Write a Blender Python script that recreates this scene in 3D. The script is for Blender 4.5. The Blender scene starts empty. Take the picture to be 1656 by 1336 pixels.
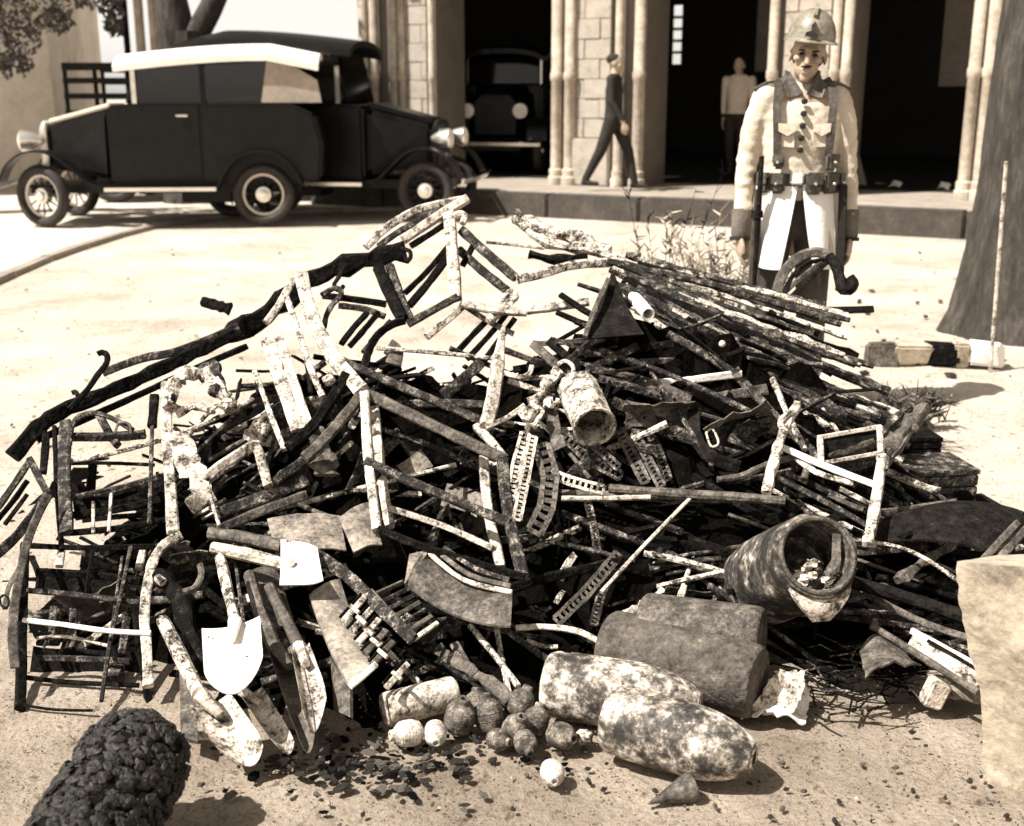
import bpy, math, random
from mathutils import Vector, Matrix, noise
R = math.radians
random.seed(7)
sc = bpy.context.scene

# ---------------------------------------------------------------- camera, sky, sun, exposure
F, CX, CY, CAMH = 1900.0, 828.0, 668.0, 1.40          # focal length and centre in photograph pixels
PITCH = math.atan(510.0 / F)
cam_d = bpy.data.cameras.new('camera'); cam = bpy.data.objects.new('camera', cam_d)
sc.collection.objects.link(cam); sc.camera = cam
cam.location = (0, 0, CAMH); cam.rotation_euler = (math.pi/2 - PITCH, 0, 0)
cam_d.sensor_width = 36; cam_d.lens = 36 * F / 1656.0
cam_d.clip_end = 1000; cam_d.clip_start = 0.05
cam_d.dof.use_dof = True; cam_d.dof.focus_distance = 3.0; cam_d.dof.aperture_fstop = 4.2

SUN_DIR = Vector((-0.66, -0.30, 1.02)).normalized()    # towards the sun: left, a little behind the camera, high
w = bpy.data.worlds.new('World'); sc.world = w; w.use_nodes = True
nt = w.node_tree; nt.nodes.clear()
sky = nt.nodes.new('ShaderNodeTexSky'); sky.sky_type = 'NISHITA'; sky.sun_disc = False
sky.sun_elevation = math.asin(SUN_DIR.z)
sky.sun_rotation = math.atan2(SUN_DIR.x, SUN_DIR.y)
bw = nt.nodes.new('ShaderNodeRGBToBW')
tint = nt.nodes.new('ShaderNodeMix'); tint.data_type = 'RGBA'; tint.blend_type = 'MULTIPLY'
tint.inputs[0].default_value = 1.0; tint.inputs[7].default_value = (1.0, 0.95, 0.88, 1)
bg = nt.nodes.new('ShaderNodeBackground'); bg.inputs[1].default_value = 0.11
wo = nt.nodes.new('ShaderNodeOutputWorld')
nt.links.new(sky.outputs[0], bw.inputs[0]); nt.links.new(bw.outputs[0], tint.inputs[6])
nt.links.new(tint.outputs[2], bg.inputs[0]); nt.links.new(bg.outputs[0], wo.inputs[0])
sl = bpy.data.lights.new('sun', 'SUN'); sl.energy = 5.0; sl.angle = R(0.5); sl.color = (1.0, 0.97, 0.925)
so = bpy.data.objects.new('sun', sl); sc.collection.objects.link(so)
so.rotation_euler = SUN_DIR.to_track_quat('Z', 'Y').to_euler()
vs = sc.view_settings; vs.view_transform = 'Standard'; vs.look = 'None'; vs.gamma = 1; vs.exposure = 0.98
vs.use_curve_mapping = False
sc.cycles.max_bounces = 4; sc.cycles.diffuse_bounces = 2; sc.cycles.glossy_bounces = 2

# ---------------------------------------------------------------- placing helpers
def ray(px, py):
    a = (px - CX) / F; b = (CY - py) / F
    return Vector((a, math.cos(PITCH) + b * math.sin(PITCH), b * math.cos(PITCH) - math.sin(PITCH)))
def at(px, py, d):
    r = ray(px, py); return Vector((0, 0, CAMH)) + r * (d / r.y)
def gr(px, py, z=0.0):
    r = ray(px, py); return Vector((0, 0, CAMH)) + r * ((CAMH - z) / -r.z)
def dp(py): return 2.45 + (1180 - py) / 780.0 * 1.4      # depth of the heap's sloping face
def q(px, py, off=0.0):
    p = at(px, py, dp(py) + off)
    if p.z < 0.012: p.z = 0.012
    return p
def mpx(p): return p.y / F * 1.02                        # metres for one photo pixel at this depth

def smooth_path(P):
    if len(P) < 3: return P
    out = []
    for i in range(len(P)-1):
        p0, p1, p2, p3 = P[max(i-1, 0)], P[i], P[i+1], P[min(i+2, len(P)-1)]
        for j in range(4):
            t = j/4; t2 = t*t; t3 = t2*t
            out.append((p1*2 + (p2-p0)*t + (p0*2-p1*5+p2*4-p3)*t2 + (p1*3-p0-p2*3+p3)*t3)*.5)
    return out + [P[-1]]

class MB:
    def __init__(s): s.v = []; s.f = []
    def add(s, vs_, fs_):
        o = len(s.v); s.v += [Vector(x) for x in vs_]; s.f += [[i + o for i in f] for f in fs_]; return s
    def box(s, c, sx, sy, sz, rot=None):
        c = Vector(c); m = rot or Matrix.Identity(3)
        vs_ = [c + m @ Vector((x*sx/2, y*sy/2, z*sz/2)) for z in (-1, 1) for y in (-1, 1) for x in (-1, 1)]
        return s.add(vs_, [(0,2,3,1),(4,5,7,6),(0,1,5,4),(1,3,7,5),(3,2,6,7),(2,0,4,6)])
    def hexa(s, p):      # 8 points: bottom ring 0-3, top ring 4-7
        return s.add(p, [(3,2,1,0),(4,5,6,7),(0,1,5,4),(1,2,6,5),(2,3,7,6),(3,0,4,7)])
    def sweep(s, pts, w, h=None, sides=4, roll=0.0, jit=0.0, step=0.06, taper=None, face=None, rnd=random, closed=False):
        h = w if h is None else h
        P = [Vector(p) for p in pts]; Q = []; n = len(P)
        for i in range(n - 1):
            L = (P[i+1] - P[i]).length; k = max(1, int(L / step))
            for j in range(k): Q.append(P[i].lerp(P[i+1], j / k))
        Q.append(P[-1]); N = len(Q); rings = []; prev = None
        for i, p in enumerate(Q):
            t = (Q[min(i+1, N-1)] - Q[max(i-1, 0)])
            if t.length < 1e-9: t = Vector((0, 0, 1))
            t.normalize()
            vw = face if face is not None else (p - Vector((0, 0, CAMH)))
            a = t.cross(vw)
            if a.length < 1e-6: a = t.orthogonal()
            a.normalize()
            if prev is not None and a.dot(prev) < 0: a = -a
            prev = a; b = a.cross(t).normalized()
            if roll: a, b = a*math.cos(roll)+b*math.sin(roll), b*math.cos(roll)-a*math.sin(roll)
            u = i / max(1, N-1); k = 1.0
            if taper: k = taper(u)
            ww, hh = w*k/2, h*k/2
            if jit: ww *= 1 + rnd.uniform(-jit, jit); hh *= 1 + rnd.uniform(-jit, jit)
            off = (a*rnd.uniform(-1, 1) + b*rnd.uniform(-1, 1)) * (jit * w * 0.25) if jit else Vector()
            if sides == 4: c = [(-1,-1),(1,-1),(1,1),(-1,1)]
            elif sides == 5: c = [(-.7,-1),(.7,-1),(1,-.7),(1,.7),(.7,1),(-.7,1),(-1,.7),(-1,-.7)]
            else: c = [(math.cos(2*math.pi*k2/sides), math.sin(2*math.pi*k2/sides)) for k2 in range(sides)]
            cj = jit*.5
            rings.append([p + off + a*(x*ww*(1+rnd.uniform(-cj, cj))) + b*(y*hh*(1+rnd.uniform(-cj, cj))) for x, y in c] if jit else [p + a*(x*ww) + b*(y*hh) for x, y in c])
        o = len(s.v); m = len(rings[0])
        for r in rings: s.v += r
        for i in range(N-1):
            for j in range(m):
                s.f.append([o+i*m+j, o+i*m+(j+1) % m, o+(i+1)*m+(j+1) % m, o+(i+1)*m+j])
        s.f.append([o+j for j in range(m)][::-1]); s.f.append([o+(N-1)*m+j for j in range(m)])
        return s
    def lathe(s, A, B, prof, seg=20, wob=0.0, squash=1.0, up=None):
        A = Vector(A); B = Vector(B); t = (B - A); L = t.length; t.normalize()
        a = t.cross(up or Vector((0, 0, 1)))
        if a.length < 1e-4: a = t.orthogonal()
        a.normalize(); b = a.cross(t).normalized(); o = len(s.v); N = len(prof)
        for (u, r) in prof:
            for k in range(seg):
                th = 2*math.pi*k/seg; c = Vector((math.cos(th), math.sin(th), u*3))
                rr = r * (1 + wob * noise.noise(c*1.7 + A))
                s.v.append(A + t*(u*L) + a*(math.cos(th)*rr) + b*(math.sin(th)*rr*squash))
        for i in range(N-1):
            for k in range(seg):
                s.f.append([o+i*seg+k, o+i*seg+(k+1) % seg, o+(i+1)*seg+(k+1) % seg, o+(i+1)*seg+k])
        if prof[0][1] > 1e-5: s.f.append([o+k for k in range(seg)][::-1])
        if prof[-1][1] > 1e-5: s.f.append([o+(N-1)*seg+k for k in range(seg)])
        return s
    def ell(s, c, rx, ry, rz, seg=16, rings=10, rot=None, wob=0.0):
        c = Vector(c); m = rot or Matrix.Identity(3); o = len(s.v)
        for i in range(rings+1):
            ph = math.pi*i/rings
            for k in range(seg):
                th = 2*math.pi*k/seg
                d = Vector((math.sin(ph)*math.cos(th), math.sin(ph)*math.sin(th), math.cos(ph)))
                kk = 1 + wob*noise.noise(d*2.2 + c*9)
                s.v.append(c + m @ Vector((d.x*rx*kk, d.y*ry*kk, d.z*rz*kk)))
        for i in range(rings):
            for k in range(seg):
                s.f.append([o+i*seg+k, o+(i+1)*seg+k, o+(i+1)*seg+(k+1) % seg, o+i*seg+(k+1) % seg])
        return s
    def sheet(s, c, th=0.004, nx=10, ny=10, bend=0.0, bend2=0.0, wav=0.0, edge=0.0, rnd=random):
        a, b, c2, d = [Vector(p) for p in c]            # corners in order round the sheet
        n = (b - a).cross(d - a); n.normalize(); o = len(s.v); top = []
        if n.dot(Vector((0, 0, CAMH)) - a) < 0: n = -n
        size = ((b-a).length + (d-a).length) / 2
        for j in range(ny+1):
            for i in range(nx+1):
                u, v = i/nx, j/ny
                p = a.lerp(b, u).lerp(d.lerp(c2, u), v)
                if edge and (i in (0, nx) or j in (0, ny)):
                    p += Vector((rnd.uniform(-1, 1), rnd.uniform(-1, 1), rnd.uniform(-1, 1))) * edge * size
                p += n * (bend*4*u*(1-u) + bend2*4*v*(1-v) + wav*size*noise.noise(p*6/size*0.6 + n))
                top.append(p)
        s.v += top + [p - n*th for p in top]; k = len(top); W = nx+1
        for j in range(ny):
            for i in range(nx):
                q0 = o+j*W+i
                s.f.append([q0, q0+1, q0+1+W, q0+W]); s.f.append([q0+k, q0+k+W, q0+k+1+W, q0+k+1])
        rim = [i for i in range(W)] + [j*W+nx for j in range(1, ny+1)] + [ny*W+i for i in range(nx-1, -1, -1)] + [j*W for j in range(ny-1, 0, -1)]
        for i in range(len(rim)):
            x, y = rim[i]+o, rim[(i+1) % len(rim)]+o
            s.f.append([x, x+k, y+k, y])
        return s
    def prism(s, pts, ext):            # planar outline pushed along a vector
        n = len(pts); P = [Vector(p) for p in pts]; e = Vector(ext)
        s.add(P + [p+e for p in P], [list(range(n))[::-1], list(range(n, 2*n))] + [[i, (i+1) % n, n+(i+1) % n, n+i] for i in range(n)])
        return s

def build(name, mb, mat, parent=None, smooth=False, loc=None, bevel=0.0):
    """ONE mesh object; world coordinates in, local to the thing's base out."""
    if parent is not None: base = Vector(parent['_b'])
    elif loc is not None: base = Vector(loc)
    else:
        zs = min(v.z for v in mb.v); n = len(mb.v)
        base = Vector((sum(v.x for v in mb.v)/n, sum(v.y for v in mb.v)/n, zs))
    me = bpy.data.meshes.new(name); me.from_pydata([v - base for v in mb.v], [], mb.f)
    import bmesh
    bm = bmesh.new(); bm.from_mesh(me); bmesh.ops.recalc_face_normals(bm, faces=bm.faces)
    if bevel:
        bmesh.ops.remove_doubles(bm, verts=bm.verts, dist=1e-5)
        es = [e for e in bm.edges if len(e.link_faces) == 2 and e.calc_face_angle(0) > 0.6]
        bmesh.ops.bevel(bm, geom=es, offset=bevel, segments=2, affect='EDGES', clamp_overlap=True)
    bm.to_mesh(me); bm.free()
    if smooth: me.shade_smooth(); me.set_sharp_from_angle(angle=R(40))
    for m in (mat if isinstance(mat, (list, tuple)) else [mat]): me.materials.append(m)
    o = bpy.data.objects.new(name, me); sc.collection.objects.link(o)
    if parent is None: o.location = base
    else: o.parent = parent
    o['_b'] = list(base)
    return o
def tag(o, label, cat=None, group=None, kind=None):
    o['label'] = label
    if cat: o['category'] = cat
    if group: o['group'] = group
    if kind: o['kind'] = kind
    return o
def thing(name, label, cat, loc, group=None):
    o = bpy.data.objects.new(name, None); sc.collection.objects.link(o); o.location = loc
    o.empty_display_size = 0.1; o['_b'] = list(loc)
    return tag(o, label, cat, group)
def struct(o): o['kind'] = 'structure'; return o
def clone(o, loc=None, rot=None, parent=None):
    c = o.copy(); sc.collection.objects.link(c); c.parent = parent
    if loc is not None: c.location = loc
    if rot is not None: c.rotation_euler = rot
    for ch in [x for x in ALLOBJ() if x.parent == o]: clone(ch, parent=c)
    return c
def ALLOBJ(): return list(sc.collection.objects)

# ---------------------------------------------------------------- materials
def mottle(name, stops, scale=18, detail=7, rough=0.85, bump=0.3, bscale=60, metal=0.0, dist=0.0, spec=0.3, stretch=None, fine=0.42):
    m = bpy.data.materials.new(name); m.use_nodes = True; t = m.node_tree; b = t.nodes['Principled BSDF']
    tc = t.nodes.new('ShaderNodeTexCoord'); oi = t.nodes.new('ShaderNodeObjectInfo')
    ad = t.nodes.new('ShaderNodeVectorMath'); ad.operation = 'MULTIPLY_ADD'
    cm = t.nodes.new('ShaderNodeCombineXYZ')
    for i in range(3): t.links.new(oi.outputs['Random'], cm.inputs[i])
    ad.inputs[1].default_value = (37, 23, 51)
    t.links.new(cm.outputs[0], ad.inputs[0]); t.links.new(tc.outputs['Object'], ad.inputs[2])
    src = ad.outputs[0]
    if stretch:
        mp = t.nodes.new('ShaderNodeMapping'); mp.inputs['Scale'].default_value = stretch
        t.links.new(src, mp.inputs['Vector']); src = mp.outputs[0]
    n = t.nodes.new('ShaderNodeTexNoise'); n.inputs['Scale'].default_value = scale; n.inputs['Detail'].default_value = detail
    n.inputs['Roughness'].default_value = 0.68; n.inputs['Distortion'].default_value = dist
    t.links.new(src, n.inputs['Vector'])
    cr = t.nodes.new('ShaderNodeValToRGB'); e = cr.color_ramp.elements
    while len(e) < len(stops): e.new(0.5)
    for i, (p, c) in enumerate(stops):
        e[i].position = p; e[i].color = (*c, 1)
    nf = t.nodes.new('ShaderNodeTexNoise'); nf.inputs['Scale'].default_value = scale*5.3; nf.inputs['Detail'].default_value = 5
    nf.inputs['Roughness'].default_value = .75; t.links.new(src, nf.inputs['Vector'])
    mxn = t.nodes.new('ShaderNodeMix'); mxn.inputs[0].default_value = fine
    t.links.new(n.outputs['Fac'], mxn.inputs[2]); t.links.new(nf.outputs['Fac'], mxn.inputs[3])
    t.links.new(mxn.outputs[0], cr.inputs[0]); t.links.new(cr.outputs[0], b.inputs['Base Color'])
    b.inputs['Roughness'].default_value = rough; b.inputs['Metallic'].default_value = metal
    b.inputs['Specular IOR Level'].default_value = spec
    if bump:
        n2 = t.nodes.new('ShaderNodeTexNoise'); n2.inputs['Scale'].default_value = bscale; n2.inputs['Detail'].default_value = 5
        t.links.new(src, n2.inputs['Vector'])
        bp = t.nodes.new('ShaderNodeBump'); bp.inputs['Strength'].default_value = bump; bp.inputs['Distance'].default_value = 0.012
        t.links.new(n2.outputs['Fac'], bp.inputs['Height']); t.links.new(bp.outputs[0], b.inputs['Normal'])
    return m
def sep(v, k=1.0): return (v*k, v*0.84*k, v*0.68*k)      # a brown-toned grey of this value
K0 = (0.008, 0.006, 0.0045)
ASH = mottle('ash_covered_wood', [(0.42, K0), (0.465, sep(.12)), (0.51, (.50, .43, .35)), (0.58, (.76, .69, .60))], 30, bump=0.7)
PALE = mottle('pale_bare_wood', [(0.40, sep(.02)), (0.445, sep(.18)), (0.50, (.47, .40, .325)), (0.60, (.66, .59, .50))], 24, bump=0.6)
BURNT = mottle('burnt_wood', [(0.45, K0), (0.51, sep(.03)), (0.57, sep(.16)), (0.64, (.54, .47, .385))], 30, bump=0.8)
CHAR = mottle('charred_wood', [(0.47, (.003, .0025, .002)), (0.56, sep(.009)), (0.63, sep(.045)), (0.72, sep(.30))], 30, bump=1.0, spec=.08)
RUST = mottle('rusted_iron', [(0.38, sep(.014)), (0.49, sep(.07)), (0.60, sep(.19)), (0.72, (.44, .375, .30))], 22, bump=0.5, rough=.75)
DARKI = mottle('blackened_iron', [(0.45, (.004, .003, .0025)), (0.6, sep(.020)), (0.72, sep(.12))], 30, bump=0.6, rough=.85, spec=.1)
WHITE = mottle('whitened_steel', [(0.38, sep(.04)), (0.415, (.58, .52, .45)), (0.48, (.82, .77, .70))], 24, bump=0.25)
SPOT = mottle('scorched_steel', [(0.41, sep(.02)), (0.455, sep(.16)), (0.51, (.48, .41, .335)), (0.60, (.74, .67, .58))], 22, bump=0.35)
SHELL = mottle('flaking_shell_paint', [(0.41, sep(.02)), (0.465, sep(.08)), (0.52, (.33, .28, .225)), (0.585, (.80, .74, .66))], 10, bump=0.3, rough=.7, spec=.4)
DULL = mottle('dull_rusty_shell', [(0.38, sep(.02)), (0.47, sep(.065)), (0.55, sep(.11)), (0.62, sep(.18)), (0.68, (.5, .42, .33))], 14, bump=0.6, bscale=90)
TIN = mottle('scorched_tin', [(0.38, sep(.03)), (0.47, sep(.13)), (0.6, (.34, .28, .22)), (0.72, (.5, .43, .35))], 16, bump=0.35, rough=.7)
BOARD = mottle('scorched_board', [(0.36, sep(.04)), (0.47, sep(.18)), (0.60, (.42, .355, .285))], 12, bump=0.3, stretch=(1, 1, .35))
STONE = mottle('pale_stone', [(0.36, sep(.18)), (0.5, (.42, .35, .26)), (0.66, (.55, .48, .38))], 9, bump=0.35, bscale=45)

# ---------------------------------------------------------------- ground, road, kerb, pavement
def dirt_material(name, a, b, c, dark, near=None):
    m = bpy.data.materials.new(name); m.use_nodes = True; t = m.node_tree; bs = t.nodes['Principled BSDF']
    g = t.nodes.new('ShaderNodeNewGeometry')
    def ns(s, d, r=0.6):
        n = t.nodes.new('ShaderNodeTexNoise'); n.inputs['Scale'].default_value = s; n.inputs['Detail'].default_value = d
        n.inputs['Roughness'].default_value = r; t.links.new(g.outputs['Position'], n.inputs['Vector']); return n
    def ramp(src, st):
        r = t.nodes.new('ShaderNodeValToRGB'); e = r.color_ramp.elements
        while len(e) < len(st): e.new(.5)
        for i, (p, col) in enumerate(st): e[i].position = p; e[i].color = (*col, 1)
        t.links.new(src, r.inputs[0]); return r
    base = ramp(ns(1.1, 10, .72).outputs['Fac'], [(.34, a), (.5, b), (.66, c)])
    src = base.outputs[0]
    if near:          # browner, darker soil colour towards the camera, with an uneven border
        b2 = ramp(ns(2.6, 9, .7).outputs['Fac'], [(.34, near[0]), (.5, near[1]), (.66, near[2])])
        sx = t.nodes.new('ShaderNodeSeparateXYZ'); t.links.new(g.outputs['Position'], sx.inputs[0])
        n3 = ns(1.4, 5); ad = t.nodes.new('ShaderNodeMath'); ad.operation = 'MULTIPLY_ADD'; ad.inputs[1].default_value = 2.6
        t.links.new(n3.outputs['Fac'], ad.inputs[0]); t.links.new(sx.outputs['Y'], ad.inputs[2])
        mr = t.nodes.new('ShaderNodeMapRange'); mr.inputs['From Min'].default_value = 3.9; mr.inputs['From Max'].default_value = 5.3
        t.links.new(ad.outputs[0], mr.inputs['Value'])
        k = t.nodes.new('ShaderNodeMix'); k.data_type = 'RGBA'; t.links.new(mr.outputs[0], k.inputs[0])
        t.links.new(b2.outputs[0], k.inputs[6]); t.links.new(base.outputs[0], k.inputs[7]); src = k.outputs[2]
    spots = ramp(ns(26, 4, .6).outputs['Fac'], [(.60, (1, 1, 1)), (.70, dark), (1, dark)])
    grain = ramp(ns(95, 3, .7).outputs['Fac'], [(.32, (.62, .60, .58)), (.52, (1, 1, 1))])
    def mul(x, y):
        k = t.nodes.new('ShaderNodeMix'); k.data_type = 'RGBA'; k.blend_type = 'MULTIPLY'; k.inputs[0].default_value = 1
        t.links.new(x, k.inputs[6]); t.links.new(y, k.inputs[7]); return k.outputs[2]
    t.links.new(mul(mul(src, spots.outputs[0]), grain.outputs[0]), bs.inputs['Base Color'])
    bs.inputs['Roughness'].default_value = .95; bs.inputs['Specular IOR Level'].default_value = .1
    b1 = t.nodes.new('ShaderNodeBump'); b1.inputs['Strength'].default_value = .9; b1.inputs['Distance'].default_value = .02
    t.links.new(ns(34, 8, .7).outputs['Fac'], b1.inputs['Height']); t.links.new(b1.outputs[0], bs.inputs['Normal'])
    return m
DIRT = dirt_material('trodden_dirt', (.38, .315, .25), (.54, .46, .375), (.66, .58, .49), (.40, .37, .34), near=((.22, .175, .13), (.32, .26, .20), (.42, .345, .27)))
ROADM = dirt_material('pale_road_dust', (.55, .47, .38), (.66, .57, .47), (.74, .66, .56), (.75, .72, .68))
PAVE = mottle('pavement_stone', [(.35, sep(.20)), (.5, sep(.29)), (.66, sep(.36))], 3, bump=.3)
KERBM = mottle('dark_kerb_stone', [(.35, sep(.035)), (.5, sep(.06)), (.68, sep(.11))], 4, bump=.3)

def ticks(a, b, lo, hi, fine, coarse):
    r = []; x = a
    while x < b:
        r.append(x); d = max(0, lo - x, x - hi)
        x += fine if d == 0 else min(coarse, fine + d * .35)
    r.append(b); return r
xs = ticks(-400, 400, -2.3, 2.6, .045, 60); ys = ticks(-60, 700, 1.7, 5.5, .045, 60)
g = MB()
for y in ys:
    for x in xs:
        n = noise.noise(Vector((x*1.3, y*1.3, 0)))*.02 + noise.noise(Vector((x*5, y*5, 2)))*.010 + noise.noise(Vector((x*13, y*13, 5)))*.008
        if abs(x) > 4 or y > 8 or y < 1: n *= .3
        g.v.append(Vector((x, y, n - .014)))
W_ = len(xs)
for j in range(len(ys)-1):
    for i in range(W_-1): g.f.append([j*W_+i, j*W_+i+1, (j+1)*W_+i+1, (j+1)*W_+i])
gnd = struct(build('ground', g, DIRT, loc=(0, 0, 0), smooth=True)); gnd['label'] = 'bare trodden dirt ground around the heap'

# road edge: curve of a low kerb running left of the heap and under the car
ke = [gr(-260, 560), gr(-40, 470), gr(60, 425), gr(150, 394), gr(230, 370), gr(330, 352), gr(460, 343), gr(640, 338), gr(900, 334)]
rd = MB(); far = [Vector((-60, 4, 0)), Vector((-60, 8, 0)), Vector((-60, 12, 0)), Vector((-60, 18, 0)), Vector((-60, 24, 0)), Vector((-50, 40, 0)), Vector((-30, 60, 0)), Vector((-10, 60, 0)), Vector((0, 60, 0))]
for a, b in zip(ke, far): rd.v += [Vector((a.x, a.y, .006)), Vector((b.x, b.y, .006))]
for i in range(len(ke)-1): rd.f.append([2*i, 2*i+2, 2*i+3, 2*i+1])
ro = struct(build('road', rd, ROADM, loc=(0, 0, 0))); ro['label'] = 'dusty pale road behind the low kerb'
kparent = thing('kerb', 'low curved stone kerb between dirt and the pale road', None, ke[3]); kparent['kind'] = 'structure'
def along(P, s):
    for i in range(len(P)-1):
        L = (P[i+1]-P[i]).length
        if s <= L or i == len(P)-2: return P[i].lerp(P[i+1], s/L)
        s -= L
tot = sum((ke[i+1]-ke[i]).length for i in range(len(ke)-1)); s_ = 0
while s_ < tot - 1.0:
    a, b = along(ke, s_), along(ke, min(tot, s_+.93)); t = (b-a).normalized(); n = Vector((-t.y, t.x, 0))
    m = MB(); h = random.uniform(.030, .042)
    m.hexa([a-n*.06-Vector((0,0,.04)), b-n*.06-Vector((0,0,.04)), b+n*.06-Vector((0,0,.04)), a+n*.06-Vector((0,0,.04)),
            a-n*.05+Vector((0,0,h)), b-n*.05+Vector((0,0,h)), b+n*.05+Vector((0,0,h)), a+n*.05+Vector((0,0,h))])
    build('kerb_stone', m, PAVE, kparent); s_ += .95

U = Vector((.88, -.475, 0)); V = Vector((.475, .88, 0)); O_ = Vector((-.45, 14.9, 0)); PZ = .26
def bl(u, v, z=0): return O_ + U*u + V*v + Vector((0, 0, z))
def upx(px, v):
    r = ray(px, 200); k = r.x/r.y
    return (k*(O_.y+v*V.y) - O_.x - v*V.x) / (U.x - k*U.y)
RB = Matrix((U, V, Vector((0, 0, 1)))).transposed()
def bbox(m, u0, u1, v0, v1, z0, z1): return m.box(bl((u0+u1)/2, (v0+v1)/2, (z0+z1)/2), abs(u1-u0), abs(v1-v0), abs(z1-z0), RB)
pv = struct(build('pavement', bbox(MB(), -2.6, 14, .32, 14, -.1, PZ), PAVE)); pv['label'] = 'raised pavement slab in front of the dark arcade'
u_ = -2.6
while u_ < 13.5:
    build('kerb_stone', bbox(MB(), u_, u_+1.18, 0, .317, -.1, PZ+random.uniform(.004, .016)), KERBM, pv, bevel=.02); u_ += 1.2

# ---------------------------------------------------------------- arcade building
WALLM = mottle('pale_masonry', [(.33, sep(.22)), (.48, (.38, .33, .27)), (.66, (.47, .41, .34))], 5, bump=.3)
CANVP = mottle('creased_paper', [(.3, (.6, .54, .46)), (.6, (.8, .75, .68))], 8)
INTER = mottle('shade_dark_plaster', [(.35, sep(.012)), (.6, sep(.025))], 2, bump=.1)  # near-black: the hall's deep shade is put into this colour
GREYP = mottle('grey_plaster_panel', [(.35, sep(.13)), (.6, sep(.20))], 3, bump=.1)
COLM = mottle('weathered_column_stone', [(.33, sep(.22)), (.5, (.42, .35, .27)), (.64, (.62, .54, .44))], 4, bump=.2)
arc = thing('arcade_building', 'dark arcaded building with clustered stone columns behind the soldier', 'building', bl(3, 1.5, PZ))
TOPZ = 4.4
def column(u, v, r, parent, z1=TOPZ):
    b = bl(u, v, PZ); L = z1-PZ
    p = [(0, r*1.5), (.10/L, r*1.5), (.12/L, r*1.25), (.20/L, r*1.3), (.22/L, r), (1.35/L, r), (1.37/L, r*1.18), (1.45/L, r*1.18), (1.47/L, r), (1, r)]
    return build('column', MB().lathe(b, b+Vector((0, 0, L)), p, 14), COLM, parent, smooth=True)
def pier(px0, px1, cols, name='pier', panel=None):
    v0 = 1.7
    u0, u1 = upx(px0, v0), upx(px1, v0)
    p = build(name, bbox(MB(), u0+.06, u1-.03, v0+.06, v0+.85, PZ, TOPZ), GREYP, arc)
    for (c, r) in cols: column(upx(c, v0-.06), v0-.06, r, arc)
    if panel:
        a, b = upx(panel[0], v0), upx(panel[1], v0); z = PZ; k = 0
        build('plinth', bbox(MB(), a-.03, b+.03, v0-.10, v0+.05, PZ, PZ+.62), WALLM, arc, bevel=.02); z += .626
        while z < 3.3:
            cut = (a+b)/2 + (.1 if k % 2 else -.12)
            for x0, x1 in ((a, cut-.003), (cut+.003, b)):
                build('stone_block', bbox(MB(), x0, x1, v0-.03+random.uniform(-.012, .012), v0+.055, z+.002, z+.248), WALLM, arc, bevel=.006)
            z += .25; k += 1
    return u0, u1
pier(586, 706, [(592, .07), (608, .06), (640, .07), (652, .05), (700, .05)], panel=(657, 694))
pier(893, 1042, [(900, .075), (921, .075), (999, .055), (1032, .075)], panel=(931, 986))
pier(1240, 1372, [(1244, .06), (1343, .055), (1362, .06)], panel=(1262, 1334))
pier(1556, 1720, [(1568, .07), (1592, .07), (1614, .06)], panel=(1624, 1700))
# upper wall, ceiling, back and side walls of the deep dark hall
ul, ur = upx(582, 1.7), 13.6
build('lintel', bbox(MB(), ul, ur, 1.55, 2.6, TOPZ+.002, 6.4), WALLM, arc)
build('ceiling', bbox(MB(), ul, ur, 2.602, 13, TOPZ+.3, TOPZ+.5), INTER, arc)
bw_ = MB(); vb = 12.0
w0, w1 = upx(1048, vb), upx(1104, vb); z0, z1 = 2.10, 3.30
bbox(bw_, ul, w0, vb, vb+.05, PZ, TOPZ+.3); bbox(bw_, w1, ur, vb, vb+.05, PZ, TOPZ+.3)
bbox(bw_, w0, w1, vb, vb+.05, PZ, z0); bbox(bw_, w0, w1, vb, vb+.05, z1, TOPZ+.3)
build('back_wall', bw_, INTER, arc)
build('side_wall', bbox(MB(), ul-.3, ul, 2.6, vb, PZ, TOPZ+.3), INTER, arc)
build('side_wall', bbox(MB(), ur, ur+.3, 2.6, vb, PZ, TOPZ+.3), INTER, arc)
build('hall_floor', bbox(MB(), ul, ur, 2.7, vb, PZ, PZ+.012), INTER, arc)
for (px0, px1, za, zb, v) in ((1216, 1246, 1.80, 3.6, 6.0), (1512, 1562, 1.55, 3.6, 4.6)):
    build('wall_panel', bbox(MB(), upx(px0, v), upx(px1, v), v, v+.1, za, zb), GREYP, arc)
GLASS = bpy.data.materials.new('window_glass'); GLASS.use_nodes = True
_t = GLASS.node_tree; _t.nodes.clear(); _o = _t.nodes.new('ShaderNodeOutputMaterial'); _m = _t.nodes.new('ShaderNodeMixShader')
_a = _t.nodes.new('ShaderNodeBsdfTransparent'); _b = _t.nodes.new('ShaderNodeBsdfGlossy'); _b.inputs['Roughness'].default_value = .1
_m.inputs[0].default_value = .08; _t.links.new(_a.outputs[0], _m.inputs[1]); _t.links.new(_b.outputs[0], _m.inputs[2]); _t.links.new(_m.outputs[0], _o.inputs[0])
wd = build('window', bbox(bbox(bbox(MB(), w0, w0+.09, vb-.02, vb+.04, z0, z1), w1-.09, w1, vb-.02, vb+.04, z0, z1), (w0+w1)/2-.11, (w0+w1)/2+.11, vb-.02, vb+.04, z0, z1), INTER, arc)
for i in range(1, 5): build('glazing_bar', bbox(MB(), w0+.091, w1-.091, vb+.051, vb+.07, z0+(z1-z0)*i/5-.03, z0+(z1-z0)*i/5+.03), INTER, wd)
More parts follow.
